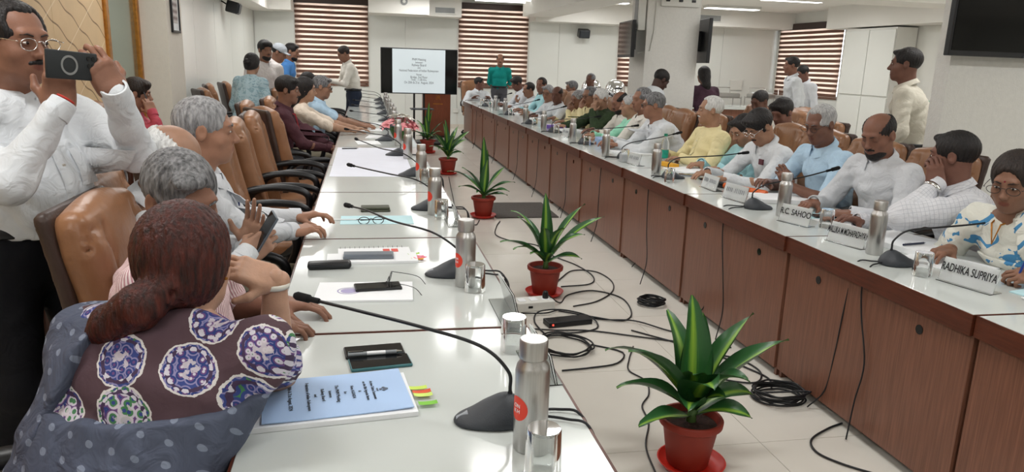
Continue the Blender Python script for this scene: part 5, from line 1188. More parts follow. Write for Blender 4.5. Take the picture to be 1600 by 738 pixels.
            if not kurta:
                mb=MB(); row=[[front(.045+.09*j/5,-.15-.11*k/5)+f*(.0025 if 0<j<5 and 0<k<5 else .0005) for j in range(6)] for k in range(6)]
                mb.v=[tuple(o(q)) for rw in row for q in rw]; mb.f=[(k*6+j,k*6+j+1,(k+1)*6+j+1,(k+1)*6+j) for k in range(5) for j in range(5)]
                c=mb.mesh('pocket',top,smooth='all'); at=c.attributes.new('rest','FLOAT_VECTOR','POINT'); at.data.foreach_set('vector',rest(np.array(mb.v)).astype(np.float32).ravel()); link('pocket',c,body)
            if pocket is not None:
                q=front(.085,-.15)+f*.004; MB().tube([tuple(o(q-tdir*.02)),tuple(o(q+tdir*.03))],.0042,8).build('pocket_pen',S('pen_'+pocket,pocket,.3),body,smooth='all')
        if collar:
            ax=unit(head-hu*.05-NB); cf=unit(f-ax*(f@ax)); cl=np.cross(ax,cf); r0=.070*sz; n=26
            def ring(r,z,k): 
                out=[]
                for i in range(n+1):
                    t=-PI*.93+2*PI*.93*i/n; fr=.5-.5*math.cos(t); # 0 at back, 1 at front
                    out.append(o(NB+ax*(z+.006-.026*fr+(k*.018*fr**3))+(-cf*math.cos(t)*1.06+cl*math.sin(t))*(r+(.014*fr if k else .004*fr))))
                return out
            mb=MB(); rr=[ring(r0-.006,-.012,0),ring(r0-.004,.042,0),ring(r0+.002,.045,0),ring(r0+.018,.010,-1 if collar!='band' else 0)] if collar!='band' else [ring(r0-.006,-.015,0),ring(r0-.003,.022,0),ring(r0+.003,.022,0),ring(r0+.006,-.012,0)]
            for q in rr: mb.v += [tuple(v) for v in q]
            m=n+1; mb.f=[(i*m+j,i*m+j+1,(i+1)*m+j+1,(i+1)*m+j) for i in range(3) for j in range(n)]
            c=mb.mesh('collar',top,smooth='all'); at=c.attributes.new('rest','FLOAT_VECTOR','POINT'); at.data.foreach_set('vector',(rest(np.array(mb.v)) if True else 0).astype(np.float32).ravel()); link('collar',c,body)
        if sleeve=='long' and lod!='far':
            for s in (1,-1):
                d=unit(WR[s]-EL[s]); mb=MB().lathe([(.030*sz,-.03),(.039*sz,-.03),(.041*sz,-.028),(.0395*sz,.022),(.037*sz,.025),(.031*sz,.024)],20,tuple(o(WR[s])),cap=False,axis=d)
                c=mb.mesh('cuff',top,smooth=True); at=c.attributes.new('rest','FLOAT_VECTOR','POINT'); at.data.foreach_set('vector',rest(np.array(mb.v)).astype(np.float32).ravel()); link('cuff',c,body)
    if pants is not None and legs:
        g=SDF(lo-.03,hi+.03,hB*1.25)
        g.ecap(o(PV+tdir*.07),o(PV-up*.02),(.158*g_,.118*g_),(.165*g_,.128*g_),l,.04)
        for s in (1,-1):
            g.cap(o(HIP[s]),o(KN[s]),.096*g_,.072*sz,.05); e=AN[s]+up*.03; g.cap(o(KN[s]),o(e),.072*sz,.058*sz,.03)
        g.wrinkle(.004,30,seed+3); child('trousers',g.nets(),pants)
        if stand:
            mb=MB(); 
            # belt
            e1=l; P0=PV+tdir*.075
            pts=[o(P0+(l*math.cos(t)*.176+f*math.sin(t)*.137)*g_) for t in [2*PI*k/32 for k in range(33)]]
            mb.tube([tuple(q) for q in pts],[(.018,.004)]*33,8,cap=False); mb.build('belt',M_black,body,smooth='all')
    if skirt is not None:
        g=SDF(lo-.05,hi+.05,hB)
        if stand: g.ecap(o(PV+tdir*.1),o(PV-up*.05),(.15*g_,.12*g_),(.175*g_,.14*g_),l,.05); g.ecap(o(PV-up*.05),o(V3(PV[0],PV[1],.08)),(.175*g_,.14*g_),(.21*g_,.18*g_),l,.05)
        else:
            g.ecap(o(PV+tdir*.12),o(PV-up*.04),(.165*g_,.135*g_),(.20*g_,.17*g_),l,.06)
            for s in (1,-1): g.cap(o(HIP[s]),o(KN[s]),.12*sz,.10*sz,.08); g.cap(o(KN[s]),o(AN[s]),.11*sz,.12*sz,.08)
        def torso(g,e):
            g.ecap(o(PV),o(MDp),((.166+e)*g_,(.130+e)*g_),((.160+e)*g_,(.125+e)*g_),l,.05); g.ecap(o(MDp),o(CHp),((.160+e)*g_,(.125+e)*g_),((.176+e)*g_,(.128+e)*g_),l,.05); g.ecap(o(CHp),o(NB-tdir*.075),((.172+e)*g_,(.124+e)*g_),((.14+e)*g_,(.088+e)*g_),l,.05)
            for s in (1,-1): g.cap(o(NB-tdir*.045),o(SH[s]-tdir*.005),(.062+e)*sz,(.068+e)*sz*girth,.05)
        if skirt_top:
            torso(g,.006); g.plane(o(V3(PV[0],PV[1],skirt_top)),(0,0,-1))
        if sari:
            for a,b,ra,rb in sari: g.cap(o(a),o(b),ra,rb,.05)
        garment('sari',g,skirt,.007,30,5)
        if pallu:
            g=SDF(lo-.05,hi+.05,hB); torso(g,.014); g.plane(o(NB+l*pallu[0]),l+tdir*pallu[1]); g.plane(o(NB+up*.03),-up)
            garment('sari_drape',g,skirt,.006,34,9)
    elif sari:
        g=SDF(lo-.05,hi+.05,hB)
        for a,b,ra,rb in sari: g.cap(o(a),o(b),ra,rb,.05)
        garment('draped_cloth',g,extra,.006,34,5)
    return body, dict(NB=NB,SH=SH,EL=EL,WR=WR,HD=HD,PV=PV,f=f,l=l,up=up,base=base,head=head,HM=HM,CH=CHp,tdir=tdir)
def band(body,info,s,mt,name,r=.031,wd=.012,t=0.02):
    # bracelet or watch strap round a wrist
    d=unit(info['WR'][s]-info['EL'][s]); c=info['WR'][s]-d*t-info['base']
    MB().lathe([(r,-wd),(r+.004,-wd),(r+.005,0),(r+.004,wd),(r,wd)],24,tuple(c),cap=False,axis=d).build(name,mt,body,smooth='all')
# ------------------------------------------------------------------ people: garments
C_white=cloth('white_cotton','d3d7db'); C_white2=cloth('soft_white_cotton','cfd2d7'); C_offwhite=cloth('off_white_cotton','dcd8cf')
C_pink=cloth('pink_stripe_cotton','e9d9d9','stripe',hex2='b98790',per=.0085); C_check=cloth('white_check_cotton','d9dadf','check',hex2='a9acb6',per=.018)
C_blue=cloth('light_blue_cotton','b4d0e6'); C_cyan=cloth('pale_cyan_cotton','a8d5dc'); C_creamk=cloth('cream_silk','e6d9a8',rough=.6); C_black=cloth('black_trouser','14151a',bump=.2); C_grey=cloth('grey_trouser','4b4c50',bump=.2); C_navy=cloth('navy_trouser','232a3a',bump=.2); C_khaki=cloth('khaki_trouser','8d8674',bump=.2)
C_maroon=cloth('dark_maroon_cotton','4a2c33'); C_creamtop=cloth('cream_top','e0d2c2'); C_teal=cloth('teal_cotton','138a84'); C_green=cloth('dark_green_kurta','36452f'); C_yellow=cloth('pale_yellow_kurta','e9dcae'); C_mint=cloth('mint_kurta','9fdcc2'); C_rose=cloth('rose_red_cotton','b04a58'); C_brightblue=cloth('bright_blue_cotton','4f86c6'); C_lbluedress=cloth('pale_blue_print','a9c0c8','blotch',hex2='8aa6b0',per=.03); C_safari=cloth('cream_safari_cloth','cfcabc'); C_darksari=cloth('dark_purple_sari','4a3340',var=.3); C_peach=cloth('peach_white_cotton','d8d2d0')
C_blouse=cloth('printed_plum_blouse','57434a','medallion',per=.115,bump=.15); C_sari=cloth('slate_blue_sari','545a6c','motif',hex2='98a2b6',per=.042,bump=.5,var=.16); C_sariR=cloth('white_blue_sari','e2e2d8','blotch',hex2='4f8fbd',per=.07)
def seat_for(i,label,dx=.05,rz=None,group='tan conference chairs'):
    f=i['f']; P=i['PV']+f*dx; return chair(P[0],P[1],math.degrees(math.atan2(f[1],f[0])) if rz is None else rz,label,group)
up_=V3(0,0,1)
# ---- standing man with phone
b,i=person('standing man in white shirt photographing with a black phone',(-1.035,2.54,1.56),-35,hyaw=-30,pitch=4,stand=True,back=.0,skin='8d5d45',hair=('receding','black'),top=C_white,pants=C_black,belly=.7,girth=1.08,w=1.06,jaw=1.1,must=('mous','black'),glasses='steel',lod='near',hem=.97,seed=4,
  lh=dict(w=(-.722,2.39,1.425),d=(-.30,-.02,.62),n=(.55,-.75,.1),pose='phone'),rh=dict(w=(-.865,2.35,1.380),d=(.10,-.0,.85),n=(.35,-.9,.2),pose='phone'),lel=(.5,.3,-1),rel=(-.5,-.5,-1),feet=((-1.05,2.68,.09),(-1.22,2.46,.09)))
band(b,i,-1,S('red_thread','b8352a',.7),'wrist_thread',.028,.003,-.03)
ph=thing('smartphone','black phone with ring mount held up by the standing man','phone',(-.805,2.312,1.502)); ph.rotation_euler=(R(90),R(4),R(60)); 
MB().box((0,0,0),(.163,.078,.009)).build('case',S('slate_case','23282b',.5),ph,bevel=.004,seg=3,smooth=True)
MB().lathe([(.021,.0046),(.021,.0056),(.027,.0056),(.027,.0046)],28,(-.012,0,0),cap=False).build('magnet_ring',M_grill,ph,smooth=True)
for x,y in ((.05,.022),(.066,.022),(.066,.002),(.052,.002),(.066,-.016)): MB().lathe([(.0065,.004),(.0065,.0062),(.0045,.0062)],14,(x,y,0)).build('lens',M_blackgloss,ph,smooth=True)
MB().box((0,0,-.0048),(.155,.071,.001)).build('screen',M_blackgloss,ph)
# ---- front woman seen from behind
b,i=person('woman in printed plum blouse and slate sari seen from behind, elbow on the table',(-.378,1.63,1.115),72,hyaw=76,pitch=12,roll=-6,skin='b98a6c',hair=('pony','red'),top=C_blouse,sleeve='half',fem=True,lod='near',collar=False,girth=1.14,neck=.035,drop=.05,pelvis=(-.56,1.41,.56),skirt=C_sari,seed=3,hem=.80,
  rh=dict(w=(-.215,1.735,1.035),d=(-.75,-.1,.30),n=(.35,-.55,.75),pose='open'),rel=(.0,.9,-.8),lh=dict(w=(-.42,1.95,.70),pose='relax'),
  skirt_top=.875,pallu=(.105,.22))
band(b,i,-1,S('pale_bangle','d9d6cb',.3),'bangle',.030,.006,.012)
MB().lathe([(0,-.004),(.004,-.002),(.004,.002),(0,.004)],8,tuple((np.array([.083,-.008,-.045]))@i['HM']+i['head']-i['base'])).build('earring',M_gold,b,smooth=True)
chair(-.66,1.30,22,'tan chair under the woman in the printed blouse')
# ---- man in pink stripes
b,i=person('grey-haired man in pink striped shirt leaning to the woman',(-.475,2.03,1.175),-5,hyaw=-42,pitch=22,roll=6,back=.12,skin='8d5f48',hair=('short','salt'),pelvis=(-.60,2.18,.56),top=C_pink,pants=C_grey,lod='near',w=1.04,seed=6,closed=True,
  rh=dict(w=(-.30,2.06,.80),d=(.9,.35,-.12),n=(0,0,1),pose='relax'),lh=dict(w=(-.27,2.28,.80),d=(.9,-.1,-.1),n=(0,.1,1),pose='relax'),sleeve='half',belly=.3,girth=1.08)
band(b,i,-1,M_black,'watch_strap',.031,.013,.05); band(b,i,-1,S('orange_thread','d8643a',.7),'wrist_thread',.031,.003,.025)
chair(-.47,2.33,0,'tan chair with creased top under the striped-shirt man')
# ---- balding man
b,i=person('balding white-haired man in white shirt hidden behind the striped shirt',(-.645,2.66,1.185),5,hyaw=-5,pitch=26,back=.06,skin='a77a5e',hair=('bald','white'),pelvis=(-.72,2.78,.56),top=C_white,pants=C_khaki,lod='near',seed=8,
  rh=dict(w=(-.42,2.63,.86),d=(.55,.35,.35),n=(.2,-.8,.3),pose='hold'),lh=dict(w=(-.43,2.78,.86),d=(.25,-.15,.9),n=(.3,.9,0),pose='open'),sleeve='long')
chair(-.64,2.86,4,'tan chair with creased corner beside the standing photographer')
ph=phone(-.355,2.66,.93,0,'grey-backed phone held by the balding man',S('phone_grey','59626b',.35)); ph.rotation_euler=(R(62),R(14),R(-70))
# ---- profile man
b,i=person('grey-haired man in white shirt in profile, hands on the table',(-.605,3.03,1.255),6,hyaw=8,pitch=4,pelvis=(-.66,3.25,.56),skin='a87456',hair=('short','grey'),top=C_white2,pants=C_khaki,lod='near',seed=11,pocket='243a7a',
  rh=dict(w=(-.33,3.26,.80),d=(.85,.45,.05),n=(0,-.1,1),pose='relax'),lh=dict(w=(-.33,3.52,.81),d=(.9,.1,.1),n=(0,.1,1),pose='relax'),rel=(-.3,-.5,-.8),size=1.03)
chair(-.56,3.48,0,'tan chair under the profile man in white')
# ---- three along the row
b,i=person('man in dark maroon shirt with lanyard seated along the row',(-.70,7.16,1.235),5,hyaw=0,pitch=6,back=.06,skin='8f6148',hair=('full','black'),top=C_maroon,pants=C_grey,lod='mid',seed=12,must=('mous','black'),lh=dict(w=(-.33,7.2,.72),d=(.8,-.5,-.2),n=(0,0,1),pose='relax'),rh=dict(w=(-.34,7.02,.72),d=(.8,.5,-.2),n=(0,0,1),pose='relax'))
MB().tube([tuple(i['NB']-i['base']+i['l']*.07-i['f']*.02),tuple(i['NB']-i['base']+i['l']*.05+i['f']*.10-up_*.06),tuple(i['NB']-i['base']+i['f']*.15-up_*.28),tuple(i['NB']-i['base']-i['l']*.05+i['f']*.10-up_*.06),tuple(i['NB']-i['base']-i['l']*.07-i['f']*.02)],.006,6).build('lanyard',S('red_ribbon','a8323a',.6),b)
seat_for(i,'tan chair under the maroon-shirt man',.05,2)
b,i=person('woman in cream top with long dark ponytail seated along the row',(-.60,7.95,1.215),2,hyaw=4,pitch=8,back=.05,skin='b08262',hair=('long','black'),top=C_creamtop,sleeve='half',pants=C_khaki,lod='mid',fem=True,seed=13,collar=False,lh=dict(w=(-.12,8.25,.80),d=(1,.1,-.1),pose='flat'),rh=dict(w=(-.16,8.0,.80),d=(1,.2,-.1),pose='flat'))
seat_for(i,'tan chair under the woman in cream',.05,2)
b,i=person('man in light blue shirt and black glasses seated along the row',(-.47,8.60,1.215),2,hyaw=-2,pitch=12,back=.08,skin='9a6c50',hair=('short','salt'),top=C_blue,sleeve='short',pants=C_grey,lod='mid',glasses='black',seed=14,lh=dict(w=(-.04,8.8,.80),d=(1,-.1,-.1),pose='relax'),rh=dict(w=(-.05,8.6,.80),d=(1,.1,-.1),pose='relax'))
seat_for(i,'tan chair under the light-blue-shirt man',.05,2)
b,i=person('dark-haired person half hidden behind the woman in cream',(-.72,10.1,1.22),0,hyaw=20,pitch=8,skin='8f6148',hair=('bob','black'),top=C_offwhite,pants=C_grey,lod='far',fem=True,collar=False,seed=15)
seat_for(i,'tan chair of the dark-haired person half hidden',.05,0)
# empty chairs in that row
for (x,y,rz,lb) in ((-.56,4.62,4,'empty tan chair right beside the profile man'),(-.54,5.22,6,'empty tan chair second past the profile man'),(-.52,5.82,4,'empty tan chair third past the profile man'),(-.54,6.45,30,'empty tan chair turned to show its dark shell'),(-.52,11.2,0,'empty dark-armed chair toward the screen end'),(-.52,12.2,0,'empty chair closest to the man reading papers')): chair(x,y,rz,lb)
# ---- wall side: pink shirt man, armchairs, side table
b,i=person('seated man in rose-red shirt talking on a phone by the wall',(-1.83,6.60,1.20),10,hyaw=10,pitch=8,back=.0,skin='9a6a50',hair=('full','dark'),top=C_rose,pants=C_white,lod='mid',seed=16,seat=.44,rh=dict(w=(-1.68,6.42,1.06),d=(-.35,.35,.85),n=(.5,-.8,.2),pose='hold'),lh=dict(w=(-1.42,6.72,.72),pose='relax'),rel=(.4,-.5,-1))
ph=phone(-1.735,6.515,1.15,0,'phone at the ear of the rose-red-shirt man',M_darkgrey,w=.07,l=.145); ph.rotation_euler=(R(70),R(5),R(100))
seat_for(i,'tan chair under the rose-red-shirt man',.05,10)
def armchair(x,y,rz,label):
    t=thing('wooden_armchair',label,'armchair',(x,y,0),R(rz),'wooden armchairs by the gilded wall')
    g=SDF((-.3,-.3,.36),(.34,.3,.54),.016); g.box((.02,0,.45),(.27,.25,.055),None,.05,.02); sdf_part('seat',g,M_leather,t)
    g=SDF((-.42,-.3,.46),(-.08,.3,1.04),.016); A=np.array([[math.cos(.2),0,-math.sin(.2)],[0,1,0],[math.sin(.2),0,math.cos(.2)]]); g.box((-.27,0,.74),(.05,.24,.27),A,.045,.02); sdf_part('backrest',g,M_leather,t)
    for s in (-1,1):
        pts=spline([(-.28,s*.29,.62),(-.1,s*.30,.70),(.15,s*.30,.71),(.25,s*.30,.66),(.25,s*.30,.5)],5); MB().tube(pts,[(.02,.026)]*len(pts),8).build('armrest',M_darkwood,t,smooth='all')
        MB().tube([(.25,s*.29,.52),(.24,s*.27,0)],[.026,.02],8).build('leg',M_darkwood,t); MB().tube([(-.28,s*.29,.62),(-.30,s*.26,0)],[.024,.02],8).build('leg',M_darkwood,t); MB().box((0,s*.27,.38),(.5,.025,.06)).build('side_rail',M_darkwood,t)
    MB().box((.24,0,.38),(.025,.52,.06)).build('front_rail',M_darkwood,t)
    return t
armchair(-1.98,5.65,5,'wooden armchair with tan seat and newspaper beside the rose-red-shirt man'); armchair(-1.95,3.95,5,'wooden armchair behind the photographing man')
sheet('newspaper',-1.93,5.65,.508,.28,.36,20,S('newsprint','d8cfbd',.8,var=.1,scale=60),'folded newspaper lying on the wooden armchair','newspaper',th=.006,curl=.004)
t=thing('side_table','dark wooden side table piled with papers by the gilded wall','side table',(-1.95,4.80,0)); MB().box((0,0,.50),(.6,.5,.035)).build('top',M_darkwood,t,bevel=.006); MB().box((0,0,.18),(.5,.4,.025)).build('lower_shelf',M_darkwood,t)
for sx in (-1,1):
    for sy in (-1,1): MB().box((sx*.27,sy*.22,.245),(.045,.045,.49)).build('leg',M_darkwood,t,bevel=.004)
for k in range(4): sheet('newspaper',-1.95+.03*((k*7)%3-1),4.80+.02*((k*5)%3-1),.518+.011*k,.30,.40,8*k-10,M_paper if k%2 else MATS['newsprint'],['lowest folded newspaper of the pile on the side table','second folded paper of the pile on the side table','third folded newspaper of the side table pile','topmost white paper of the side table pile'][k],'newspaper',th=.010,group='newspaper pile',seed=k,curl=.0)
for (x,y,rz,lb) in ((-1.80,11.0,15,'tan chair against the white wall panels, partly hidden by the pillar'),(-1.75,11.9,20,'tan chair second along the white wall panels'),(-1.75,13.3,60,'tan chair turned sideways by the white wall panels'),(-1.62,9.6,25,'tan chair next to the woman in pale blue')): chair(x,y,rz,lb,'chairs along the white wall panels')
# ---- standing group by the far blind
person('standing woman in pale blue printed dress with hair bun',(-1.29,9.25,1.44),60,hyaw=70,pitch=12,stand=True,skin='a87a5c',hair=('bun','black'),top=C_lbluedress,skirt=C_lbluedress,sleeve='long',fem=True,lod='far',collar=False,seed=21,size=.96)
person('standing man in pale white shirt with short black hair and beard',(-1.27,10.3,1.60),-50,hyaw=-55,pitch=4,stand=True,skin='93644a',hair=('full','black'),top=C_peach,pants=C_offwhite,must=('both','black'),lod='far',seed=22,hem=.80,girth=1.08)
person('standing man wearing a grey cap, looking down',(-1.17,11.0,1.575),10,hyaw=-10,pitch=25,stand=True,skin='8f6148',hair=('cap','black'),top=C_peach,pants=C_grey,lod='far',seed=23)
person('standing man in bright blue shirt facing the blind',(-1.06,11.7,1.60),-5,hyaw=-10,pitch=14,stand=True,skin='93644a',hair=('short','black'),must=('both','black'),top=C_brightblue,pants=C_navy,lod='far',seed=24,hem=.86)
b,i=person('standing man in white shirt reading papers before the blind',(-.345,12.8,1.60),195,hyaw=195,pitch=22,stand=True,skin='8f6148',hair=('short','dark'),top=C_offwhite,pants=C_navy,lod='far',seed=25,hem=.95,lh=dict(w=(-.56,12.66,1.16),d=(-1,-.2,.1),pose='flat',n=(0,-.5,-1)),rh=dict(w=(-.57,12.92,1.16),d=(-1,.0,.1),pose='flat',n=(0,.5,-1)))
sheet('paper_sheaf',-.72,12.76,1.185,.30,.42,10,M_paper,'white papers held open by the reading man','papers',th=.012)
person('standing man in teal shirt before the striped blind',(2.87,16.1,1.60),262,hyaw=262,pitch=2,stand=True,skin='93644a',hair=('bald','dark'),must=('mous','black'),top=C_teal,pants=C_grey,lod='far',seed=26,hem=.90,lh=dict(w=(2.98,16.30,.92),d=(-.6,.2,-.5),pose='relax'),rh=dict(w=(2.84,16.32,.92),d=(.6,.2,-.5),pose='relax'),girth=.95)
# ---- right row, nearest first
def rtable(xy_l,xy_r,z=.795): return dict(lh=dict(w=(*xy_l,z),d=(-1,.25,-.1),pose='relax'),rh=dict(w=(*xy_r,z),d=(-1,-.25,-.1),pose='relax'))
b,i=person('woman in white and blue sari with spectacles writing on paper',(2.63,2.56,1.14),190,hyaw=205,pitch=20,skin='8d6047',hair=('bob','dark'),top=C_sariR,sleeve='half',fem=True,lod='near',collar=False,glasses='black',seed=31,pelvis=(3.0,2.60,.56),girth=1.1,skirt=C_sariR,
   lh=dict(w=(2.58,2.30,.81),d=(-.8,.45,-.12),n=(-.2,-.5,.8),pose='writing'),rh=dict(w=(2.55,2.75,.80),d=(-.9,-.3,-.1),pose='relax'),skirt_top=.80,pallu=(.06,.35))
band(b,i,1,M_gold,'bangle',.031,.004,.02)
pn=thing('pen','blue pen in the sari woman\'s hand','pen',(2.50,2.345,.80)); MB().tube([(0,0,-.035),(.02,-.02,.1)],.0045,8).build('barrel',S('blue_pen','27408a',.35),pn)
MB().lathe([(0,-.001),(.004,-.001),(.004,.001),(0,.001)],10,tuple(np.array([0,.0905,.036])@i['HM']+i['head']-i['base']),axis=tuple(i['HM'][1])).build('bindi',S('bindi_red','7a1c2c',.5),b)
q=i['NB']-i['base']; MB().tube([tuple(q+i['l']*.05),tuple(q+i['f']*.07-up_*.04),tuple(q+i['f']*.105-up_*.12),tuple(q+i['f']*.07-i['l']*.04-up_*.04),tuple(q-i['l']*.05)],.004,6).build('necklace',M_gold,b)
seat_for(i,'tan chair under the sari woman writing',-.03,184)
b,i=person('man in white checked shirt seen from behind with hand at his face',(2.83,3.13,1.17),150,hyaw=128,pitch=6,skin='7c5040',hair=('short','black'),top=C_check,lod='near',seed=32,back=.06,girth=1.14,pants=C_grey,
   lh=dict(w=(2.72,3.08,1.035),d=(-.02,.25,.95),n=(-.3,-.85,.2),pose='hold'),rh=dict(w=(2.54,3.36,.80),pose='relax'),lel=(-.1,-.8,-.7),pelvis=(3.06,3.12,.56))
band(b,i,1,M_chrome,'watch',.0415,.010,.03)
seat_for(i,'tan chair behind the checked-shirt man',.0,178)
b,i=person('bald bearded man in white shirt looking down at his phone',(2.86,3.73,1.215),185,hyaw=200,pitch=24,skin='8a5a44',hair=('bald','black'),must=('both','black'),top=C_white2,lod='near',seed=33,pelvis=(3.06,3.74,.56),pants=C_grey,girth=1.1,w=1.06,jaw=1.1,pocket='2b2b30',closed=True,
   lh=dict(w=(2.62,3.52,.805),d=(-.75,.5,-.08),n=(0,-.1,1),pose='relax'),rh=dict(w=(2.60,3.86,.805),d=(-.8,-.4,-.08),pose='relax'))
band(b,i,1,S('orange_thread2','d8603a',.7),'wrist_thread',.030,.005,-.01)
seat_for(i,'tan chair behind the bald bearded man',.02)
b,i=person('grey-haired man in light blue shirt and glasses reading a phone',(2.88,4.32,1.225),183,hyaw=196,pitch=20,skin='7c513e',hair=('receding','silver'),top=C_blue,lod='near',seed=34,pelvis=(3.06,4.34,.56),pants=C_grey,glasses='black',pocket='2a56a8',closed=True,
   lh=dict(w=(2.66,4.24,.84),d=(-.4,.2,.75),n=(-.3,-.8,.2),pose='hold'),rh=dict(w=(2.64,4.48,.82),d=(-.7,-.6,.2),pose='relax'),sleeve='half')
seat_for(i,'tan chair behind the blue-shirt man',.02)
b,i=person('man in white shirt with thick black hair bent over the table',(2.83,4.98,1.15),183,hyaw=188,pitch=36,skin='a9795a',hair=('full','black'),must=('mous','black'),top=C_white,lod='mid',seed=35,pants=C_grey,glasses='steel',back=.17,closed=True,**rtable((2.52,4.82),(2.52,5.1)))
MB().box(tuple(i['CH']+i['f']*.135+i['l']*.08-i['base']),(.012,.05,.04),rz=math.atan2(i['f'][1],i['f'][0])).build('pocket_badge',S('dark_badge','5a2a33',.5),b)
seat_for(i,'tan chair behind the bent white-shirt man',-.02)
b,i=person('person in pale cyan shirt mostly hidden by the bent man',(3.0,5.52,1.08),180,hyaw=185,pitch=30,skin='a9795a',hair=('short','black'),top=C_cyan,lod='mid',seed=36,pants=C_grey,back=.05,**rtable((2.72,5.32),(2.7,5.6)))
seat_for(i,'tan chair of the pale-cyan-shirt person',0)
b,i=person('white-haired man in cream kurta leaning back',(2.94,6.03,1.20),180,hyaw=166,pitch=2,skin='a97a5c',hair=('receding','white'),must=('mous','white'),top=C_creamk,kurta=True,collar='band',lod='mid',seed=37,pants=C_offwhite,back=.0,girth=1.12,belly=.2,lh=dict(w=(2.66,5.9,.80),d=(-.8,.6,-.1),pose='relax'),rh=dict(w=(2.64,6.18,.80),d=(-.8,-.5,0),pose='relax'))
seat_for(i,'tan chair behind the cream-kurta man',0,172)
b,i=person('grey-haired man in white kurta and glasses in profile',(2.69,6.72,1.195),178,hyaw=166,pitch=6,skin='9c6b50',hair=('short','salt'),top=C_white,kurta=True,collar='band',lod='mid',seed=38,pelvis=(3.02,6.76,.56),pants=C_white,glasses='black',girth=1.15,back=.1,lh=dict(w=(2.38,6.74,.82),d=(-.9,.3,.0),pose='relax'),rh=dict(w=(2.38,6.94,.83),d=(-.9,-.2,.0),pose='relax'))
seat_for(i,'tan chair behind the white-kurta man with glasses',-.02)
b,i=person('bald man in mint and white kurta with badge',(2.87,7.85,1.128),180,hyaw=166,pitch=6,skin='a87a5c',hair=('crop','silver'),top=C_mint,kurta=True,collar='band',lod='mid',seed=39,pants=C_white,**rtable((2.5,7.6),(2.5,7.95)))
MB().box(tuple(i['CH']+i['f']*.13+i['l']*.085-i['base']),(.012,.055,.045)).build('badge',MATS['dark_badge'],b)
seat_for(i,'tan chair behind the mint-kurta man',0)
row=[('balding man half hidden behind the white-kurta man',(2.78,7.27,1.22),190,4,('receding','salt'),None,C_offwhite,'93644a',{}),
 ('bald bearded man beside the mint kurta',(2.96,8.45,1.131),185,22,('bald','black'),('both','black'),C_offwhite,'8a5a44',{}),
 ('man in yellow waistcoat with hand at his mouth',(2.95,9.66,1.145),200,8,('receding','salt'),('mous','salt'),C_yellow,'9a6b50',dict(glasses='black',lh=dict(w=(2.80,9.55,.98),d=(.1,.2,.9),n=(-.9,0,.2),pose='fist'))),
 ('grey-haired man in black and cream with hand at his chin',(2.96,10.25,1.072),205,14,('short','grey'),None,C_yellow,'8d5f48',dict(lh=dict(w=(2.80,10.15,.92),d=(.2,.2,.9),n=(-.9,0,.2),pose='fist'))),
 ('small dark head showing between two seated men',(3.42,12.25,1.16),190,6,('short','salt'),None,C_offwhite,'8d5f48',{}),
 ('dark bald man in white kurta leaning on the table',(2.81,10.85,1.103),228,8,('bald','black'),None,C_white,'6d4434',dict(kurta=True)),
 ('grey-haired bespectacled man beside the dark bald man',(2.83,11.5,1.10),228,8,('short','grey'),None,C_white,'9a6b50',dict(glasses='black')),
 ('balding man upright behind the bespectacled man',(2.87,12.15,1.20),225,4,('receding','dark'),None,C_cyan,'8a5a44',{}),
 ('man in white with black hair and chin on hands',(2.80,12.8,1.098),188,8,('receding','black'),('mous','black'),C_white,'93644a',dict(lh=dict(w=(2.62,12.85,.86),d=(-.3,.2,.8),n=(-.9,0,.2),pose='fist'))),
 ('dark-haired person bowed beside the teal-shirt man',(2.75,13.6,1.175),190,25,('full','black'),None,C_white2,'6d4434',{})]
for k,(lb,h,hyw,pt,hr_,mu,tp,sk,kw) in enumerate(row):
    b,i=person(lb,h,182,back=max(.1,2.98-h[0]),hyaw=hyw,pitch=pt,hair=hr_,must=mu,top=tp,skin=sk,lod='far',seed=50+k,pants=C_grey,closed=True,**kw)
    seat_for(i,'tan chair of the '+lb,.06)
b,i=person('white-haired man in dark green kurta with phone at his ear',(2.91,9.05,1.14),190,hyaw=203,pitch=12,skin='a87a5c',hair=('short','white'),top=C_green,kurta=True,collar='band',lod='mid',seed=41,pants=C_grey,girth=1.15,lh=dict(w=(2.77,8.90,.99),d=(.15,.1,.9),n=(-.8,-.4,.2),pose='hold'),rh=dict(w=(2.45,9.05,.80),pose='relax'),lel=(-.2,-.6,-.9))
seat_for(i,'tan chair behind the dark green kurta',.10)
b,i=person('man in white shirt seated at the far table end, looking aside',(2.39,15.85,1.10),-80,hyaw=-15,pitch=2,skin='7c5040',hair=('short','black'),top=C_white,lod='far',seed=42,pants=C_grey,must=('mous','black'),lh=dict(w=(2.55,15.5,.80),pose='relax'),rh=dict(w=(2.2,15.5,.80),pose='relax'))
seat_for(i,'tan chair at the far table end',0)
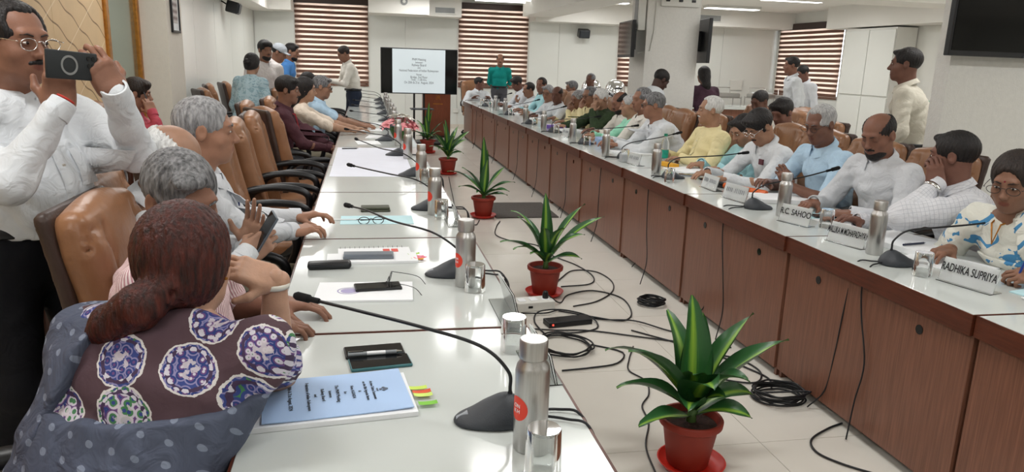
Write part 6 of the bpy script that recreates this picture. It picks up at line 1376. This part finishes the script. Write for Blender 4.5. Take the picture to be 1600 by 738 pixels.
# second row heads
for lb,h,hr_,tp,sk in (('black-haired person seated behind the bent white-shirt man',(3.66,6.08,1.19),('full','black'),C_offwhite,'7c5040'),('dark-skinned man seated in the second row by the counter',(4.2,7.45,1.22),('crop','black'),C_offwhite,'6a4433')):
    b,i=person(lb,h,180,hyaw=200,pitch=22,hair=hr_,top=tp,skin=sk,lod='far',seed=60,pants=C_grey,lh=dict(w=(h[0]-.28,h[1]-.12,.66),pose='relax'),rh=dict(w=(h[0]-.28,h[1]+.12,.66),pose='relax')); seat_for(i,'second-row tan chair of the '+lb,0)
for x,y,lb in ((4.6,8.75,'empty second-row tan chair in front of the counter'),(4.65,7.7,'empty second-row tan chair past the black-haired person'),(4.9,8.15,'empty second-row tan chair with low back view')): chair(x,y,180,lb)
# ---- standing people on the right
b,i=person('man in white shirt bending over behind the row',(3.52,8.60,1.40),160,hyaw=10,pitch=35,stand=True,skin='4a2f26',hair=('short','black'),top=C_white,pants=C_navy,lod='far',seed=71,pelvis=(3.38,8.55,1.0),lh=dict(w=(3.5,8.3,.95),pose='relax'),rh=dict(w=(3.56,8.7,.95),pose='relax'))
person('dark-skinned man standing between the domed dishes',(3.82,12.5,1.30),215,hyaw=220,pitch=2,stand=True,skin='6a4433',hair=('receding','salt'),top=C_white2,pants=C_navy,lod='far',seed=72,size=.9)
person('standing woman in dark purple sari seen from behind',(4.62,9.78,1.47),95,hyaw=95,pitch=4,stand=True,skin='93644a',hair=('long','black'),top=C_darksari,skirt=C_darksari,sleeve='half',fem=True,lod='far',collar=False,seed=73,size=.95)
person('standing man in white shirt facing the far wall',(6.08,10.0,1.64),165,hyaw=160,pitch=2,stand=True,skin='8a5a44',hair=('short','black'),top=C_white,pants=C_grey,lod='far',seed=74,hem=.86)
person('standing man in white shirt looking down beside the blind',(6.9,11.0,1.53),185,hyaw=190,pitch=25,stand=True,skin='7c5040',hair=('short','black'),top=C_white2,pants=C_black,lod='far',seed=75,hem=.90)
b,i=person('standing man in cream safari suit turned away',(3.99,5.02,1.63),135,hyaw=140,pitch=2,stand=True,skin='7a4f3e',hair=('short','black'),top=C_safari,pants=C_safari,lod='mid',seed=76,hem=.78,girth=1.02,lh=dict(w=(3.72,4.92,.98),d=(-.4,.1,-.7),pose='relax'),rh=dict(w=(3.95,5.28,.92),d=(-.2,.1,-.9),pose='relax'))
